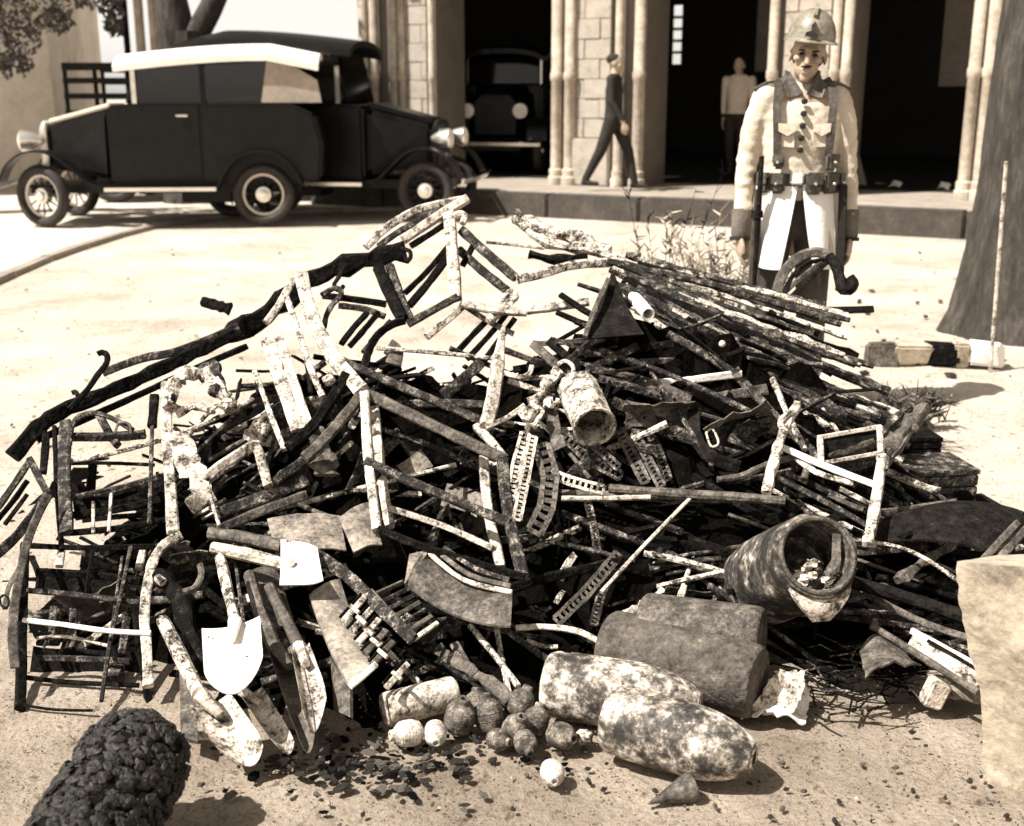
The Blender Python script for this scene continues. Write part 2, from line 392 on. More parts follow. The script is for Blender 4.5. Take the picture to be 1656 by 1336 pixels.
for i in range(5):
    for (a, b) in ((w0+.092, (w0+w1)/2-.112), ((w0+w1)/2+.112, w1-.092)):
        build('pane', bbox(MB(), a, b, vb+.075, vb+.079, z0+(z1-z0)*i/5+.032, z0+(z1-z0)*(i+1)/5-.032), GLASS, wd)

lbd = MB(); b0 = bl(upx(1396, 3.3), 3.3, PZ+.02)
lbd.hexa([b0-U*.10, b0+U*.10, b0+U*.10+V*.04, b0-U*.10+V*.04] + [x+Vector((0, 0, .75))-U*.30+V*.25 for x in (b0-U*.10, b0+U*.10, b0+U*.10+V*.04, b0-U*.10+V*.04)])
tag(build('leaning_board', lbd, PAVE), 'dim grey board leaning inside the arcade right of the soldier', 'board')
for px, lb in ((1455, 'pale paper scrap on the arcade floor nearest the soldier'), (1535, 'pale paper scrap on the arcade floor by the right columns')):
    b0 = bl(upx(px, 2.95), 2.95, PZ+.03)
    tag(build('paper_scrap', MB().sheet([b0-U*.07, b0+U*.06, b0+U*.08+V*.08+Vector((0, 0, .05)), b0-U*.05+V*.1+Vector((0, 0, .06))], .004, 5, 5, .02, 0, .1, .05), CANVP), lb, 'paper')
# clustered post of the far end of the arcade, seen behind the car
fp = thing('clustered_post', 'slim cluster of three stone shafts rising behind the car roof', 'column', at(240, 300, 20).xy.to_3d())
for px, r in ((216, .05), (238, .075), (259, .06)):
    b = at(px, 200, 20); b.z = 0
    build('shaft', MB().lathe(b, b+Vector((0, 0, 6)), [(0, r*1.6), (.03, r*1.6), (.035, r), (.6, r), (1, r)], 12), [CHAR, COLM, COLM][int(px > 220)], fp, smooth=True)
# house at the far left edge
hw = thing('plaster_house', 'sunlit plaster house wall at the far left edge', 'house', at(0, 300, 18.5).xy.to_3d())
a, b = gr(-420, 330), gr(100, 304); c = b + Vector((-2.2, 6, 0))
PLAS = mottle('pale_plaster', [(.3, sep(.42)), (.5, (.66, .58, .48)), (.68, (.80, .74, .65))], .9, detail=5, bump=.2)
n = Vector((0, 0, 6)); th = (b-a).normalized()
m = MB(); dpt = Vector((-1.2, 6, 0)); m.hexa([a, b, b+dpt, a+dpt, a+n, b+n, b+dpt+n, a+dpt+n]); build('wall', m, PLAS, hw)
m = MB(); m.hexa([a-th*.3+n*1.003-dpt*.06, b+th*.3+n*1.003-dpt*.06, b+th*.3+n*1.003+dpt*1.06, a-th*.3+n*1.003+dpt*1.06] + [p + Vector((0,0,.25)) for p in (a-th*.3+n-dpt*.06, b+th*.3+n-dpt*.06, b+th*.3+n+dpt*1.06, a-th*.3+n+dpt*1.06)])
build('roof', m, RUST, hw)

# ---------------------------------------------------------------- trees
BARK = mottle('tree_bark', [(.36, sep(.014)), (.5, sep(.04)), (.62, sep(.085)), (.75, sep(.16))], 7, bump=1.0, bscale=16, stretch=(1, 1, .25))
LEAF = mottle('dusty_leaves', [(.35, sep(.03)), (.5, sep(.07)), (.65, sep(.13))], 5, bump=0)
def leafcrown(name, clumps, n, size, parent, rnd):
    m = MB()
    for _ in range(n):
        c, r = rnd.choice(clumps)
        d = Vector((rnd.gauss(0, 1), rnd.gauss(0, 1), rnd.gauss(0, .8))); d.normalize(); d *= r * rnd.uniform(.25, 1) ** .5
        p = Vector(c) + d; a = Vector((rnd.uniform(-1, 1), rnd.uniform(-1, 1), rnd.uniform(-1, 1))).normalized()
        b = a.orthogonal().normalized(); s = size * rnd.uniform(.6, 1.3); o = len(m.v)
        m.v += [p-a*s, p+b*s*.45, p+a*s, p-b*s*.45]; m.f.append([o, o+1, o+2, o+3])
    me = bpy.data.meshes.new(name); base = Vector(parent['_b']); me.from_pydata([v-base for v in m.v], [], m.f); me.materials.append(LEAF)
    o = bpy.data.objects.new(name, me); sc.collection.objects.link(o); o.parent = parent; return o
def trunk_mesh(pts, seg=22, ridges=.06):
    m = MB(); P = []
    for i in range(len(pts)-1):
        for j in range(8):
            k = j/8; P.append((Vector(pts[i][0]).lerp(Vector(pts[i+1][0]), k), pts[i][1]*(1-k)+pts[i+1][1]*k))
    P.append((Vector(pts[-1][0]), pts[-1][1]))
    for p, r in P:
        for k in range(seg):
            th = 2*math.pi*k/seg
            rr = r*(1 + ridges*math.sin(th*7+p.z*1.3) + .12*noise.noise(Vector((math.cos(th)*1.5, math.sin(th)*1.5, p.z*1.6))) + .05*noise.noise(Vector((math.cos(th)*7, math.sin(th)*7, p.z*2.2))))
            m.v.append(p + Vector((math.cos(th)*rr, math.sin(th)*rr, 0)))
    for i in range(len(P)-1):
        for k in range(seg): m.f.append([i*seg+k, i*seg+(k+1) % seg, (i+1)*seg+(k+1) % seg, (i+1)*seg+k])
    return m
rt = random.Random(3)
tb = gr(1640, 535); rtree = thing('tree', 'large ridged tree trunk at the right edge beside the thin pole', 'tree', tb)
X = lambda dx, dy, z: tb + Vector((dx, dy, z))
build('trunk', trunk_mesh([(X(0, 0, -.05), .44), (X(0, 0, .12), .37), (X(-.01, 0, .5), .31), (X(-.01, 0, 1.2), .27), (X(.02, 0, 2.2), .25), (X(.3, .1, 4.0), .21)], 72, .05), BARK, rtree, smooth=True)
cl = []
for e in ((1.9, .5, 6.3), (-.6, 1.2, 6.6), (1.0, 2.0, 7.2), (1.6, -1.0, 6.2)):
    build('limb', trunk_mesh([(X(.3, .1, 3.9), .15), (X(.5+(e[0]-.5)*.5, .1+(e[1]-.1)*.5, 5.2), .09), (X(*e), .03)], 10), BARK, rtree, smooth=True)
    cl += [(X(*e), 1.0), (X(e[0]+rt.uniform(-1, 1), e[1]+rt.uniform(-1, 1), e[2]+.5), .9)]
leafcrown('crown', cl, 5000, .10, rtree, rt)

tb = at(312, 300, 16.5); tb.z = 0
t2 = thing('tree', 'dark forked tree trunk rising behind the pale car roof', 'tree', tb)
X = lambda dx, dy, z: tb + Vector((dx, dy, z))
build('trunk', trunk_mesh([(X(0, 0, -.05), .42), (X(.0, 0, .5), .33), (X(0, 0, 2.0), .31), (X(.0, 0, 2.25), .33)], 22), BARK, t2, smooth=True)
cl = []
for pts in ([(X(-.08, 0, 2.1), .25), (X(-.15, 0, 2.9), .2), (X(-.4, .2, 4.5), .14), (X(-1.3, .5, 6), .05)],
            [(X(.12, 0, 2.1), .2), (X(.42, 0, 2.6), .17), (X(.75, 0, 3.2), .15), (X(1.6, .3, 5), .08), (X(2.2, .5, 6.2), .03)]):
    build('limb', trunk_mesh(pts, 14), BARK, t2, smooth=True); cl += [(pts[-1][0], 1.3), (pts[-2][0]+Vector((0, .5, .8)), .9)]
leafcrown('crown', cl, 2600, .13, t2, rt)
# tree left of the frame, its hanging leaves reaching into the top left corner
tb = Vector((-8.2, 14.2, 0)); t3 = thing('tree', 'leafy tree whose hanging branches fill the top left corner', 'tree', tb)
X = lambda dx, dy, z: tb + Vector((dx, dy, z))
build('trunk', trunk_mesh([(X(0, 0, -.05), .4), (X(0, 0, .5), .3), (X(.1, 0, 2.5), .26), (X(.3, 0, 4), .2)], 18), BARK, t3, smooth=True)
cl = [(at(px, py, d), r) for px, py, d, r in ((10, 20, 14.5, .45), (60, 5, 14.2, .35), (-40, 40, 14, .6), (30, 60, 14.7, .3), (130, -15, 15, .25), (180, 8, 15, .16), (90, 30, 14.5, .2), (20, 100, 14.3, .22), (185, 40, 15, .12), (-30, -120, 14.5, 1.0), (100, -120, 14.5, .8))]
for c, r in cl[:5]:
    build('limb', trunk_mesh([(X(.3, 0, 3.6), .1), (X(.3, 0, 3.6).lerp(c, .6)+Vector((0, 0, .3)), .05), (c, .012)], 8), BARK, t3, smooth=True)
leafcrown('crown', cl, 1500, .055, t3, rt)

# ---------------------------------------------------------------- vehicles
BLACK = mottle('black_coach_paint', [(.4, (.003, .0025, .002)), (.6, (.007, .006, .005))], 6, bump=.04, rough=.35, spec=.2)
CANV = mottle('sunlit_roof_canvas', [(.3, (.62, .55, .46)), (.6, (.82, .76, .68))], 5, bump=.2)
GREYC = mottle('grey_canvas', [(.3, sep(.18)), (.6, sep(.36))], 4, bump=.2)
RUBB = mottle('tyre_rubber', [(.4, sep(.02)), (.6, sep(.04))], 20, bump=.2, rough=.7)
CHROME = mottle('nickel_plate', [(.3, (.6, .56, .5)), (.6, (.85, .8, .72))], 8, bump=0, rough=.25, metal=.8)
CREAM = mottle('cream_paint', [(.3, (.55, .47, .38)), (.6, (.75, .68, .58))], 6, bump=0, rough=.5)
DGLASS = mottle('dark_side_window', [(.4, (.006, .005, .004)), (.6, (.012, .01, .008))], 3, bump=0, rough=.08, spec=.6)
Y3 = Vector((0, 1, 0))
def torus(m, c, R0, r, seg=28, s2=10, ax=Y3):
    a = ax.orthogonal().normalized(); b = ax.cross(a); o = len(m.v)
    for i in range(seg):
        th = 2*math.pi*i/seg; d = a*math.cos(th)+b*math.sin(th)
        for j in range(s2):
            ph = 2*math.pi*j/s2; m.v.append(Vector(c) + d*(R0+r*math.cos(ph)) + ax*(r*math.sin(ph)*1.15))
    for i in range(seg):
        for j in range(s2): m.f.append([o+i*s2+j, o+i*s2+(j+1) % s2, o+((i+1) % seg)*s2+(j+1) % s2, o+((i+1) % seg)*s2+j])
    return m
def vehicle(name, label, origin, ang, roofm, bodym, quarter, pose_steer=0.0, height=1.0):
    Mx = Matrix.Translation(origin) @ Matrix.Rotation(ang, 4, 'Z')
    root = thing(name, label, 'car', origin)
    def part(n, mb, mat, parent=None, smooth=True, bevel=0.0):
        mb.v = [Mx @ v for v in mb.v]; return build(n, mb, mat, parent or root, smooth=smooth, bevel=bevel)
    # side outlines (x forward) pushed across the width
    def slab(n, prof, yw, mat, parent=None, bevel=.04):
        return part(n, MB().prism([(x, -yw, z) for x, z in prof], (0, 2*yw, 0)), mat, parent, bevel=bevel)
    body = slab('body', [(.46, .46), (.46, 1.30), (.2, 1.33), (-1.55, 1.33), (-1.80, 1.22), (-1.88, .9), (-1.85, .5), (-1.55, .46)], .64, bodym)
    m = MB(); a = [Vector((1.20, y*.30, z)) for y, z in ((-1, .62), (1, .62), (.95, 1.08), (-.95, 1.08))]
    b_ = [Vector((.455, y*.58, z)) for y, z in ((-1, .50), (1, .50), (.86, 1.27), (-.86, 1.27))]
    m.add(a+b_, [(0,1,2,3),(7,6,5,4),(0,4,5,1),(1,5,6,2),(2,6,7,3),(3,7,4,0)]); hood = part('bonnet', m, bodym, bevel=.06)
    part('radiator_shell', MB().prism([(1.205, y, z) for y, z in ((-.31, .58), (.31, .58), (.32, 1.05), (.22, 1.14), (-.22, 1.14), (-.32, 1.05))], (.07, 0, 0)), CHROME if quarter else BLACK, bevel=.015)
    part('bonnet_top', MB().prism([(.46, -.42, 1.285), (1.2, -.24, 1.10), (1.2, .24, 1.10), (.46, .42, 1.285)], (0, 0, .055)), CREAM if quarter else bodym, hood, bevel=.02)
    # cabin with dark side windows
    slab('cabin', [(.22, 1.331), (.10, 1.71*height), (-1.45, 1.78*height), (-1.80, 1.60), (-1.86, 1.331)], .575, DGLASS, bevel=.03)
    for sgn in (-1, 1):
        for x in (.19, -.55, -1.28):
            part('roof_pillar', MB().box((x-.04, sgn*.585, 1.54), .05, .022, .42), CHROME if x > 0 else bodym, smooth=False)
        if quarter:
            part('canvas_quarter', MB().prism([(-1.22, sgn*.578, 1.34), (-1.30, sgn*.578, 1.78), (-1.50, sgn*.578, 1.78), (-1.84, sgn*.578, 1.58), (-1.88, sgn*.578, 1.34)], (0, sgn*.02, 0)), GREYC, smooth=False)
        d = part('door', MB().box((-.18, sgn*.648, .92), .72, .014, .78), bodym, bevel=.006)
        part('handle', MB().lathe((-.42, sgn*.66, 1.2), (-.30, sgn*.69, 1.2), [(0, .014), (1, .012)], 8), CHROME, d)
    # roof
    m = MB(); rw = .66
    for i in range(13):
        x = .34 - i*(2.2/12); zz = (1.86 + .12*math.sin(min(1, i/9)*math.pi/2) - (.0 if i < 10 else (i-9)*.035))*height
        for j in range(9):
            y = -rw + j*rw/4; m.v.append(Vector((x, y, zz - .13*(abs(y)/rw)**3)))
    for i in range(12):
        for j in range(8): m.f.append([i*9+j, i*9+j+1, (i+1)*9+j+1, (i+1)*9+j])
    k = len(m.v); m.v += [v - Vector((0, 0, .07)) for v in m.v]; m.f += [[a+k for a in f][::-1] for f in m.f[:96]]
    rim = list(range(9)) + [i*9+8 for i in range(1, 13)] + [12*9+j for j in range(7, -1, -1)] + [i*9 for i in range(11, 0, -1)]
    for i in range(len(rim)): a, b2 = rim[i], rim[(i+1) % len(rim)]; m.f.append([a, b2, b2+k, a+k])
    part('roof', m, roofm)
    part('windscreen', MB().prism([(.24, -.54, 1.335), (.24, .54, 1.335), (.115, .54, 1.70*height), (.115, -.54, 1.70*height)], (.02, 0, .004)), DGLASS, smooth=False)
    for sgn in (-1, 1):
        fr = MB().sweep(smooth_path([Vector(v) for v in ((1.62, sgn*.66, .50), (1.52, sgn*.66, .68), (1.36, sgn*.66, .80), (1.18, sgn*.66, .83), (1.0, sgn*.66, .77), (.82, sgn*.66, .62), (.66, sgn*.66, .48), (.5, sgn*.66, .43))]), .02, .30, face=Y3)
        part('front_wing', fr, bodym)
        part('rear_wing', MB().sweep(smooth_path([Vector(v) for v in ((-.72, sgn*.70, .43), (-.82, sgn*.70, .62), (-.96, sgn*.70, .76), (-1.16, sgn*.70, .82), (-1.38, sgn*.70, .78), (-1.55, sgn*.70, .64), (-1.64, sgn*.70, .46))]), .02, .26, face=Y3), bodym)
        rb = part('running_board', MB().box((-.11, sgn*.72, .42), 1.21, .26, .035), bodym, smooth=False)
        part('trim_strip', MB().box((-.11, sgn*.856, .42), 1.2, .012, .04), CHROME, rb, smooth=False)
        lamp = part('headlamp', MB().lathe((1.22, sgn*.40, .93), (1.46, sgn*.40, .93), [(0, .03), (.4, .09), (.8, .115), (.9, .12), (1, .105)], 18), CHROME)
        part('lens', MB().lathe((1.461, sgn*.40, .93), (1.475, sgn*.40, .93), [(0, .10), (1, .07)], 18), CREAM, lamp)
        for x in (1.2, -1.2):
            c = Vector((x, sgn*.66, .345)); wb = MB(); st = pose_steer if x > 0 else 0
            Rz = Matrix.Translation(c) @ Matrix.Rotation(st, 4, 'Z') @ Matrix.Translation(-c)
            def wp(n, mb, mat, par=None):
                mb.v = [Rz @ v for v in mb.v]; return part(n, mb, mat, par)
            wh = wp('wheel', torus(MB(), c, .285, .058), RUBB)
            wp('rim', torus(MB(), c, .222, .018), CREAM if quarter else BLACK, wh)
            wp('hub', MB().lathe(c+Vector((0, -sgn*.05, 0)), c+Vector((0, sgn*.085, 0)), [(0, .09), (.6, .085), (.62, .062), (.9, .055), (1, .03)], 16), CHROME, wh)
            for k2 in range(12):
                th = 2*math.pi*k2/12; d = Vector((math.cos(th), 0, math.sin(th)))
                wp('spoke', MB().sweep([c+d*.05, c+d*.215], .014, .014, face=Y3, step=1), BLACK, wh)
    part('front_bumper', MB().sweep([(1.66, -.72, .45), (1.72, 0, .46), (1.66, .72, .45)], .05, .02), CHROME)
    part('axle', MB().sweep([(1.2, -.6, .345), (1.2, .6, .345)], .05, .05).sweep([(-1.2, -.6, .345), (-1.2, .6, .345)], .07, .07), BLACK)
    part('chassis', MB().box((-.1, 0, .40), 3.0, .8, .10).box((-.5, 0, .31), .55, .5, .16), BLACK, smooth=False)
    return root
fw = gr(75, 369); AH = math.pi + R(5)
hd = Vector((math.cos(AH), math.sin(AH), 0)); lt = Vector((-hd.y, hd.x, 0))     # near side is the car's left
vehicle('vintage_car', 'black vintage saloon car with pale canvas roof parked at left', fw - hd*1.2 - lt*.66 + Vector((0, 0, .008)), AH, CANV, BLACK, True, pose_steer=R(-26))
c2 = gr(640, 356); c2.z = 0.006
vehicle('vintage_car', 'black vintage car with dark roof nose to tail with the pale-roofed car', c2 + Vector((-.70, .75, 0)), R(-10), BLACK, BLACK, False, height=1.10)
c3 = at(818, 262, 19.5); c3.z = PZ + .02
vehicle('vintage_car', 'dim vintage car seen head on inside the dark arcade', c3, R(-97), BLACK, BLACK, False)

# stake-sided truck behind the car
st0 = at(118, 300, 16.3); st0.z = 0
tr = thing('stake_truck', 'dark slatted truck bed showing above the car bonnet', 'truck', st0 + Vector((.9, .6, 0)))
SX = lambda x, y, z: st0 + Vector((x, y, z))
for y in (0, 1.5):
    for z in (1.20, 1.42, 1.62, 1.80):
        build('slat', MB().box(SX(1.25, y, z), 2.5, .03, .075 if z < 1.8 else .10), CHAR, tr)
    for x in (.02, .42, .85, 1.4, 1.95, 2.45): build('stake', MB().box(SX(x, y+.035, 1.42), .05, .03, .86), CHAR, tr)
build('bed', MB().box(SX(1.25, .78, .98), 2.6, 1.62, .10), CHAR, tr)
build('cab', MB().prism([SX(2.62, .05, .6), SX(2.62, .05, 1.98), SX(3.5, .05, 2.0), SX(3.7, .05, 1.4), SX(4.6, .05, 1.2), SX(4.65, .05, .6)], (0, 1.4, 0)), BLACK, tr, bevel=.05)
build('chassis', MB().box(SX(2.2, .78, .62), 4.4, .7, .14).box(SX(.6, .78, .8), .3, .7, .24).box(SX(2.0, .78, .8), .3, .7, .24), BLACK, tr)
for x in (.55, 4.0):
    for y in (.05, 1.5):
        wh = build('wheel', torus(MB(), SX(x, y, .38), .31, .07), RUBB, tr, smooth=True)
        build('rim', MB().lathe(SX(x, y-.04, .38), SX(x, y+.04, .38), [(0, .25), (.2, .10), (.8, .10), (1, .25)], 18), BLACK, wh, smooth=True)

# ---------------------------------------------------------------- people
def remesh(mb, voxel, iters=6):
    me = bpy.data.meshes.new('tmp'); me.from_pydata(mb.v, [], mb.f)
    o = bpy.data.objects.new('tmp', me); sc.collection.objects.link(o)
    r = o.modifiers.new('r', 'REMESH'); r.mode = 'VOXEL'; r.voxel_size = voxel
    s = o.modifiers.new('s', 'SMOOTH'); s.iterations = iters; s.factor = .5
    dg = bpy.context.evaluated_depsgraph_get(); ev = o.evaluated_get(dg); m2 = ev.to_mesh()
    out = MB(); out.v = [v.co.copy() for v in m2.vertices]; out.f = [list(p.vertices) for p in m2.polygons]
    ev.to_mesh_clear(); bpy.data.objects.remove(o); bpy.data.meshes.remove(me); return out
def limb(m, pts):               # [(point, rx, ry)] tapered closed limb
    for i in range(len(pts)-1):
        (a, r0, s0), (b, r1, s1) = pts[i], pts[i+1]
        a, b = Vector(a), Vector(b); t = (b-a).normalized()
        e = Vector((1, 0, 0)) if abs(t.x) < .8 else Vector((0, 0, 1))
        x = (e - t*e.dot(t)).normalized(); y = t.cross(x); o = len(m.v); n = 14
        for p, r, s in ((a, r0, s0), (b, r1, s1)):
            for k in range(n):
                th = 2*math.pi*k/n; m.v.append(p + x*(math.cos(th)*r) + y*(math.sin(th)*s))
        for k in range(n): m.f.append([o+k, o+(k+1) % n, o+n+(k+1) % n, o+n+k])
        m.f.append([o+k for k in range(n)][::-1]); m.f.append([o+n+k for k in range(n)])
        m.ell(b, r1, s1, min(r1, s1), 12, 8)
    a, r0, s0 = pts[0]; m.ell(a, r0, s0, min(r0, s0), 12, 8); return m
def head(m, c, k=1.0):          # c: middle of the head, facing -y
    c = Vector(c)
    m.ell(c+Vector((0, .012, .03)), .073*k, .092*k, .088*k, 18, 14)
    m.ell(c+Vector((0, -.018, -.048)), .055*k, .062*k, .068*k, 16, 12)       # jaw
    m.ell(c+Vector((0, -.060, -.100)), .024*k, .022*k, .020*k, 10, 8)        # chin
    m.ell(c+Vector((0, -.076, .018)), .052*k, .016*k, .012*k, 12, 8)         # brow
    m.ell(c+Vector((0, -.092, -.020)), .013*k, .020*k, .030*k, 10, 8)        # nose
    m.ell(c+Vector((0, -.102, -.038)), .017*k, .014*k, .011*k, 10, 8)
    for s in (-1, 1):
        m.ell(c+Vector((s*.042, -.062, -.020)), .022*k, .020*k, .018*k, 10, 8)   # cheek
        m.ell(c+Vector((s*.074, .012, -.008)), .009*k, .020*k, .032*k, 10, 8)    # ear
    m.ell(c+Vector((0, -.082, -.064)), .024*k, .012*k, .007*k, 10, 6)
    m.ell(c+Vector((0, -.080, -.078)), .021*k, .012*k, .007*k, 10, 6)
    return m
def hand(m, wr, side, curl=.35, down=Vector((0, 0, -1))):
    wr = Vector(wr)
    limb(m, [(wr, .026, .020), (wr+Vector((0, -.005, -.05)), .019, .038), (wr+Vector((0, -.008, -.088)), .016, .040)])
    for i, (dy, L) in enumerate(((-.036, .068), (-.013, .078), (.010, .073), (.032, .058))):
        b = wr + Vector((0, dy-.008, -.085)); c = b + Vector((-side*.006, 0, -L*.5)); d = c + Vector((-side*.02*curl*3, 0, -L*.45))
        limb(m, [(b, .0095, .0095), (c, .009, .009), (d, .0075, .0075)])
    b = wr + Vector((0, -.035, -.03)); limb(m, [(b, .012, .012), (b+Vector((-side*.008, -.022, -.03)), .011, .011), (b+Vector((-side*.014, -.026, -.058)), .009, .009)])
SKIN = mottle('weathered_skin', [(.35, (.30, .22, .155)), (.6, (.42, .32, .235))], 9, bump=.1, rough=.6)
COAT = mottle('pale_cotton_tunic', [(.34, (.42, .35, .265)), (.5, (.56, .48, .375)), (.68, (.66, .58, .47))], 6, bump=.35, bscale=40)
LINEN = mottle('white_linen', [(.3, (.76, .71, .64)), (.6, (.84, .80, .74))], 6, bump=.2)
TROU = mottle('dark_trousers', [(.35, sep(.035)), (.6, sep(.08))], 8, bump=.3)
LEATH = mottle('brown_leather', [(.36, sep(.03)), (.5, sep(.075)), (.66, sep(.15))], 12, bump=.3, rough=.55)
CUFF = mottle('brown_cuff_cloth', [(.36, sep(.08)), (.6, sep(.16))], 14, bump=.3)
HELM = mottle('worn_helmet_paint', [(.34, sep(.06)), (.5, (.19, .165, .12)), (.66, (.36, .32, .25))], 9, bump=.15, rough=.38, spec=.5)
DARKC = mottle('dark_cloth', [(.35, sep(.012)), (.6, sep(.03))], 8, bump=.2)
HAIR = mottle('dark_hair', [(.4, sep(.012)), (.6, sep(.03))], 40, bump=.4)

def place(mb, M): mb.v = [M @ v for v in mb.v]; return mb
SP = at(1266, 640, 5.25); SP.z = 0
SM = Matrix.Translation(SP) @ Matrix.Rotation(R(-4), 4, 'Z')
sol = thing('person', 'soldier in pale tunic, crested helmet and ammunition pouches standing behind the heap', 'person', SP)
HC = Vector((.018, -.005, 1.575))
m = MB(); hm = head(MB(), (0, 0, 0), .95)
tilt = Matrix.Translation(HC) @ Matrix.Rotation(R(7), 4, 'Y') @ Matrix.Rotation(R(-9), 4, 'Z')
place(hm, tilt); m.add(hm.v, hm.f)
limb(m, [((0, .02, 1.36), .062, .062), (HC + Vector((0, .015, -.06)), .050, .055)])
limb(m, [((0, 0, 1.36), .17, .09), ((0, 0, 1.2), .15, .095), ((0, 0, 1.0), .14, .10), ((0, 0, .9), .15, .11)])
WR = {}
for s in (-1, 1):
    limb(m, [((s*.165, 0, 1.37), .05, .05), ((s*.214, .01, 1.13), .038, .038), ((s*.232, -.03, .86), .030, .028)])
    WR[s] = Vector((s*.236, -.04, .83)); hand(m, WR[s], s)
    limb(m, [((s*.085, 0, .90), .092, .095), ((s*.10, -.01, .50), .068, .07), ((s*.105, .01, .30), .066, .068), ((s*.105, .01, .09), .05, .055)])
    limb(m, [((s*.105, .03, .055), .045, .04), ((s*.12, -.06, .045), .047, .036), ((s*.13, -.15, .04), .042, .03)])
m = remesh(m, .0065, 5)
bd = build('body', place(m, SM), [SKIN, TROU, LEATH], sol, smooth=True)
for p in bd.data.polygons:
    z = p.center.z; x = abs(p.center.x)
    p.material_index = 0 if (z > 1.3 or (x > .185 and z < .9 and z > .55)) else (2 if z < .13 else 1)
def sp(name, mb, mat, parent=None, smooth=True, bevel=0.0): return build(name, place(mb, SM), mat, parent or sol, smooth=smooth, bevel=bevel)
c = MB()
limb(c, [((0, .0, 1.405), .150, .070), ((0, -.005, 1.32), .172, .108), ((0, -.008, 1.22), .166, .118), ((0, -.004, 1.10), .155, .118), ((0, 0, 1.03), .160, .120)])
for s in (-1, 1):
    limb(c, [((s*.150, 0, 1.395), .062, .064), ((s*.190, .0, 1.30), .054, .058), ((s*.216, .012, 1.13), .046, .050), ((s*.226, -.012, .98), .042, .042), ((s*.230, -.03, .90), .040, .040)])
c = remesh(c, .009, 4)
for i, v in enumerate(c.v):
    arm = abs(v.x) > .18
    f = .006*noise.noise(Vector((v.x*9, v.y*9, v.z*(26 if arm else 9)))) + .005*noise.noise(Vector((v.x*20, v.y*20, v.z*40)))
    d = Vector((v.x - (math.copysign(.235, v.x) if arm else 0), v.y, 0)); d.normalize(); v += d*f
coat = sp('tunic', c, COAT)
# skirts of the tunic, open in an upturned V at the front
def skirt(a0, a1, rx0, ry0, rx1, ry1, z0, z1, gap=None, th=.008, n=34, rows=14, seed=1):
    mb = MB(); lay = []
    for lyr in (0, 1):
        for j in range(rows+1):
            k = j/rows; z = z0 + (z1-z0)*k
            for i in range(n+1):
                u = i/n; lo = a0; hi = a1
                if gap: lo, hi = a0 + gap[0]*k, a1 - gap[1]*k
                th_ = lo + (hi-lo)*u
                fold = .014*k*math.sin(th_*9+seed) + .012*k*noise.noise(Vector((th_*3, z*5, seed)))
                rx = rx0 + (rx1-rx0)*k + fold - lyr*th; ry = ry0 + (ry1-ry0)*k + fold - lyr*th
                mb.v.append(Vector((math.sin(th_)*rx, -math.cos(th_)*ry, z + .01*k*math.sin(th_*4))))
    W = n+1; K = W*(rows+1)
    for j in range(rows):
        for i in range(n):
            a = j*W+i; mb.f += [[a, a+1, a+1+W, a+W], [a+K, a+K+W, a+K+1+W, a+K+1]]
    rim = list(range(W)) + [j*W+n for j in range(1, rows+1)] + [rows*W+i for i in range(n-1, -1, -1)] + [j*W for j in range(rows-1, 0, -1)]
    for i in range(len(rim)): a, b = rim[i], rim[(i+1) % len(rim)]; mb.f.append([a, a+K, b+K, b])
    return mb
sp('tunic_skirt', skirt(R(38), R(322), .176, .128, .225, .175, 1.05, .70, seed=2), COAT)
sp('coat_flap', skirt(R(2), R(52), .182, .134, .232, .205, 1.045, .675, gap=(R(14), 0), n=18, seed=4), LINEN)
sp('coat_flap', skirt(R(-52), R(-4), .180, .132, .236, .215, 1.045, .69, gap=(0, R(16)), n=18, seed=7), LINEN)
for s in (-1, 1):
    sp('cuff', MB().lathe((s*.230, -.022, .925), (s*.234, -.040, .80), [(0, .043), (.1, .046), (.9, .043), (1, .038)], 18), CUFF)
    sp('cuff_band', MB().lathe((s*.238, -.040, .806), (s*.238, -.042, .79), [(0, .045), (1, .045)], 16), DARKC)
    sp('epaulette', MB().sweep([(s*.095, .0, 1.468), (s*.150, .0, 1.462), (s*.205, 0, 1.432)], .012, .055, face=Y3), LEATH)
    bk = MB().sweep([(s*.098, .05, 1.462), (s*.10, -.02, 1.474), (s*.112, -.085, 1.44), (s*.118, -.115, 1.36), (s*.112, -.130, 1.25), (s*.105, -.130, 1.12)], .034, .010, face=Vector((0, 1, .01)))
    sp('strap', bk, LEATH)
    pk = sp('pocket', MB().sheet([(s*.04, -.121, 1.28), (s*.105, -.120, 1.285), (s*.105, -.124, 1.20), (s*.04, -.126, 1.195)], .010, 6, 6, .006), COAT)
    sp('pocket_flap', MB().prism([(s*.036, -.128, 1.292), (s*.110, -.126, 1.295), (s*.108, -.131, 1.262), (s*.072, -.134, 1.243), (s*.038, -.134, 1.262)], (0, -.008, 0)), COAT, pk, smooth=False)
    for k in range(2):
        cl_ = [(s*.006, -.082, 1.415), (s*.070, -.078, 1.395), (s*.092, -.055, 1.45), (s*.060, -.03, 1.505)] if k == 0 else [(s*.060, -.03, 1.505), (s*.092, -.05, 1.45), (s*.09, .05, 1.47), (s*.058, .06, 1.51)]
        sp('collar', MB().sheet(cl_, .012, 6, 6, .012), LEATH)
col_b = [(-.004, -.118, 1.385), (-.006, -.128, 1.335), (-.008, -.133, 1.285), (-.010, -.135, 1.235), (-.012, -.134, 1.185)]
for b in col_b: sp('button', MB().lathe(Vector(b)+Vector((0, .012, 0)), Vector(b)+Vector((0, -.010, 0)), [(0, .013), (.7, .013), (1, .008)], 14), DARKC)
bl_ = sp('belt', MB().lathe((0, 0, 1.03), (0, 0, 1.085), [(0, .180), (.05, .184), (.95, .184), (1, .180)], 36, squash=.735, up=Vector((0, 1, 0))), LEATH)
